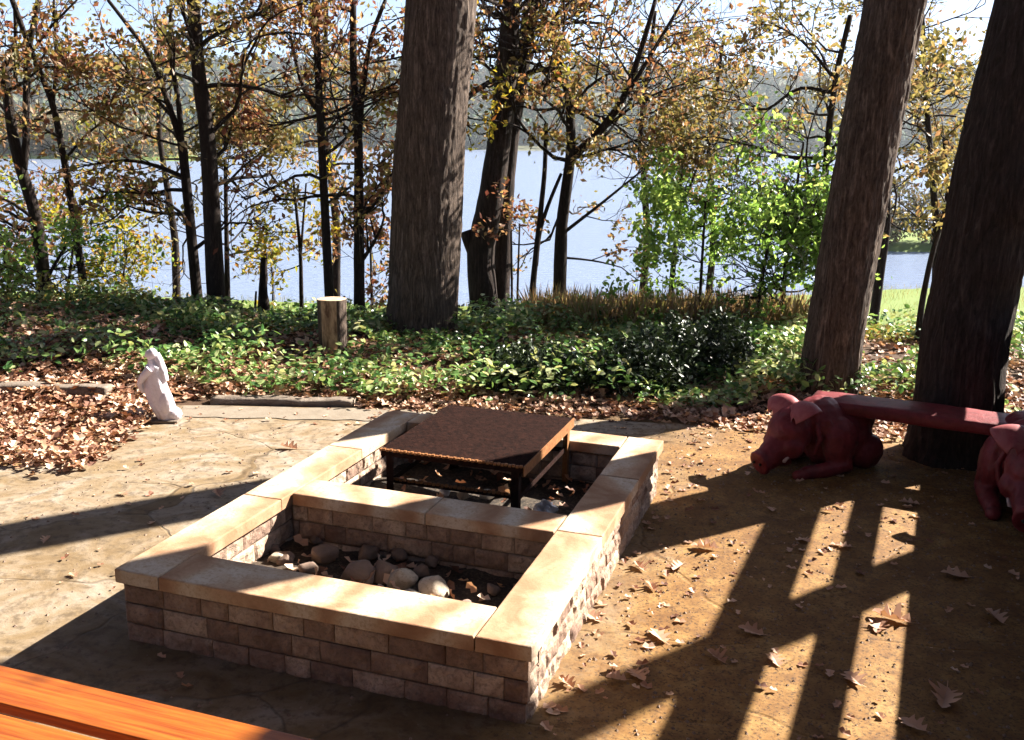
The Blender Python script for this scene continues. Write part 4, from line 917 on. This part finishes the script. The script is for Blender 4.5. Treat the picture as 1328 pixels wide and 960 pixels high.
# low dark evergreen mounds in the ivy
MAT['dark_shrub'] = leaf_mat('dark_shrub', [(.008,.014,.007), (.014,.028,.010), (.028,.05,.016), (.05,.075,.03)], .12, .4, 2)
for i, (px, py, rx, ry, h, lab) in enumerate([(915, 500, .62, .50, .50, 'large dark evergreen mound in the ivy beside the leaning trunk'), (835, 508, .40, .35, .34, 'middle dark evergreen mound touching the large one in the ivy'), (700, 506, .50, .36, .30, 'low dark evergreen mound in the ivy straight behind the grill table')]):
    c = on_z(px, py, .08); rr = np.random.default_rng(300 + i); root = empty('low_shrub', (c[0], c[1] + ry, tz(c[0], c[1]))); tag(root, lab, 'shrub')
    b = MB(); P = []
    for k in range(60):
        a = rr.uniform(0, 2 * math.pi); q = rr.uniform(.1, 1) ** .5; tip = np.array([math.cos(a) * rx * q, math.sin(a) * ry * q, h * (1 - .75 * q * q) * rr.uniform(.6, 1.1) + .03]); mid = tip * np.array([.5, .5, .7])
        b.tube([(0, 0, -.03), tuple(mid), tuple(tip)], [.008, .005, .003], 4, caps=False); P.append(mid + rr.normal(0, .06, (40, 3))); P.append(tip + rr.normal(0, .055, (70, 3)))
    b.build('stems', MAT['bark_thin'], root); P = np.concatenate(P); P[:, 2] = np.maximum(P[:, 2], .02)
    V, F = leaves(P, .05, rr, T_OVAL, .15); raw_mesh('foliage', V, F, MAT['dark_shrub'], root)
# individual fallen leaves on the earth
def lobed(seed):
    r = random.Random(seed)
    side = [(.03, -.46), (.10, -.34), (.26, -.33), (.13, -.20), (.20, -.14), (.39, -.10), (.36, .0), (.18, .03), (.22, .12), (.35, .22), (.27, .28), (.12, .24), (.17, .40), (.08, .50)]
    out = [(x * r.uniform(.8, 1.15), y + r.uniform(-.03, .03)) for x, y in side] + [(0, .54)] + [(-x * r.uniform(.8, 1.15), y + r.uniform(-.03, .03)) for x, y in side[::-1]]
    cu = r.uniform(.5, 1.0); n = len(out)
    spine = [(0, -.46), (0, -.2), (0, .05), (0, .3), (0, .5)]
    hz = lambda x, y: cu * abs(x) ** 1.25 + .22 * cu * (y + .1) ** 2 + .02 * math.sin(9 * x + 7 * y + seed)
    V = [(x, y, hz(x, y)) for x, y in spine] + [(x, y, hz(x, y)) for x, y in out]; F = []
    near = lambda y: min(range(5), key=lambda k: abs(spine[k][1] - y))
    for i in range(n - 1):
        a, b_ = 5 + i, 5 + i + 1; k0, k1 = near(out[i][1]), near(out[i + 1][1])
        F.append((k0, a, b_)); 
        if k0 != k1: F.append((k0, b_, k1))
    k = len(V); V += [(-.012, -.44, .03), (.012, -.44, .03), (.03, -.72, .06), (.018, -.72, .06)]; F.append((k, k + 1, k + 2, k + 3)); return V, F
fl = [(855, 825, .085, 20), (826, 874, .085, 200), (800, 880, .06, 90), (1158, 802, .12, 60), (1140, 812, .08, 150), (1108, 880, .09, 10), (915, 710, .10, 80), (930, 852, .07, 33), (975, 818, .08, 66), (1005, 855, .07, 5), (880, 735, .07, 140), (845, 760, .06, 190), (1095, 708, .06, 70), (1180, 652, .09, 80),
      (375, 580, .09, 80), (283, 640, .07, 30), (160, 640, .05, 60), (1045, 700, .05, 20), (1075, 662, .05, 80), (830, 735, .07, 20), (770, 800, .07, 45), (1240, 745, .1, 80), (1290, 800, .09, 10), (1225, 905, .11, 150), (1185, 940, .08, 30), (1000, 660, .05, 0), (735, 885, .06, 40), (60, 700, .05, 0), (95, 745, .04, 50), (620, 545, .05, 0)]
lm = []
for s in range(4):
    V, F = lobed(s); me = bpy.data.meshes.new('fallen_leaf'); me.from_pydata(V, [], F); me.materials.append(MAT['litter']); lm.append(me)
for i, (px, py, s, a) in enumerate(fl):
    if i in (29,): continue
    p = on_z(px, py, .03); o = bpy.data.objects.new('fallen_leaf', lm[i % 4]); SC.collection.objects.link(o); o.location = (p[0], p[1], .027); o.scale = (s * 1.4,) * 3; o.rotation_euler = (.12 * math.sin(i), .12 * math.cos(i * 2), math.radians(a))
    if i == 3: tag(o, 'largest pale dead leaf lying in the sunlit strip below the bench', 'leaf')
    else: tag(o, 'dead brown oak leaf lying on the bare ground around the fire pit', 'leaf', 'dead oak leaves scattered round the fire pit')

# ------------------------------------------------------------------ far shores
def clumps(C, R, per, size, rng, m, name):
    n = len(C); d = rng.normal(size=(n * per, 3)); d /= np.linalg.norm(d, axis=1)[:, None]; rr = np.repeat(R, per, 0) * rng.uniform(.55, 1.05, (n * per, 1))
    P = np.repeat(C, per, 0) + d * rr; V, F = leaves(P, size, rng, T_DIAMOND, .1); V = V * 1.0
    return tag(raw_mesh(name, V, F, m), kind='stuff')
r = np.random.default_rng(77)
n = 3800; a = r.uniform(-.75, .75, n); D = 612 + 120 * ss(a, -.2, .5); y = D + 12 + r.uniform(0, 1, n) ** 1.3 * 470; x = a * y; h = r.uniform(8, 15, n)
C = np.column_stack([x, y, terr(x, y) + h * .5]); clumps(C, np.column_stack([h * .38, h * .38, h * .55]), 34, 5.0, r, MAT['far_hill_leaf'], 'distant_forest')
n = 330; a = r.uniform(-.75, -.335, n); y = r.uniform(292, 345, n); x = a * y; h = r.uniform(6, 15, n)
C = np.column_stack([x, y, terr(x, y) + h * .5]); clumps(C, np.column_stack([h * .35, h * .35, h * .52]), 130, 1.5, r, MAT['far_leaf'], 'lakeside_wood')
for i, (x, y, h, rr) in enumerate([(28.5, 76, 3.6, 1.9), (30.5, 78, 5.4, 2.2), (33, 77, 4.4, 2.2), (35.6, 79, 6.4, 2.6), (39, 78, 5.2, 2.6), (42.5, 80, 6.2, 3.0), (47, 82, 6.6, 3.2), (51.5, 84, 6.0, 3.0)]):
    z0 = tz(x, y); rt_ = empty('shore_tree', (x, y, z0)); tag(rt_, 'yellow brown shrubby tree on the small point of land across the inlet', 'tree', 'shrubby trees on the point of land')
    b = MB(); b.tube([(0, 0, -.2), (.1, 0, h * .35), (0, .1, h * .8)], [.14, .1, .04], 7); b.build('trunk', MAT['bark_thin'], rt_)
    q = r.normal(size=(1500, 3)); q /= np.linalg.norm(q, axis=1)[:, None]; q *= (r.uniform(.3, 1, (1500, 1)) ** .5) * (.7 + .6 * fbm(q * 2 + i * 5, 7))[:, None]
    P = q * np.array([rr, rr, h * .5]) + np.array([0, 0, h * .5]); V, F = leaves(P, .32, r, T_DIAMOND, 0); raw_mesh('crown', V, F, MAT['far_leaf'] if i % 2 else MAT['olive_leaf'], rt_)

# ------------------------------------------------------------------ haze
HZ = 0.00016
m = bpy.data.materials.new('haze'); m.use_nodes = True; t = m.node_tree; t.nodes.clear()
o_ = t.nodes.new('ShaderNodeOutputMaterial'); pv = t.nodes.new('ShaderNodeVolumePrincipled'); pv.inputs['Density'].default_value = HZ; pv.inputs['Color'].default_value = (.80, .88, 1, 1); pv.inputs['Anisotropy'].default_value = .2
t.links.new(pv.outputs[0], o_.inputs['Volume'])
b = MB(); b.box((-1650, -70, -9.5), (1650, 1760, 190)); h_ = b.build('haze', m); tag(h_, kind='stuff')
SC.cycles.volume_bounces = 0; SC.cycles.diffuse_bounces = 1
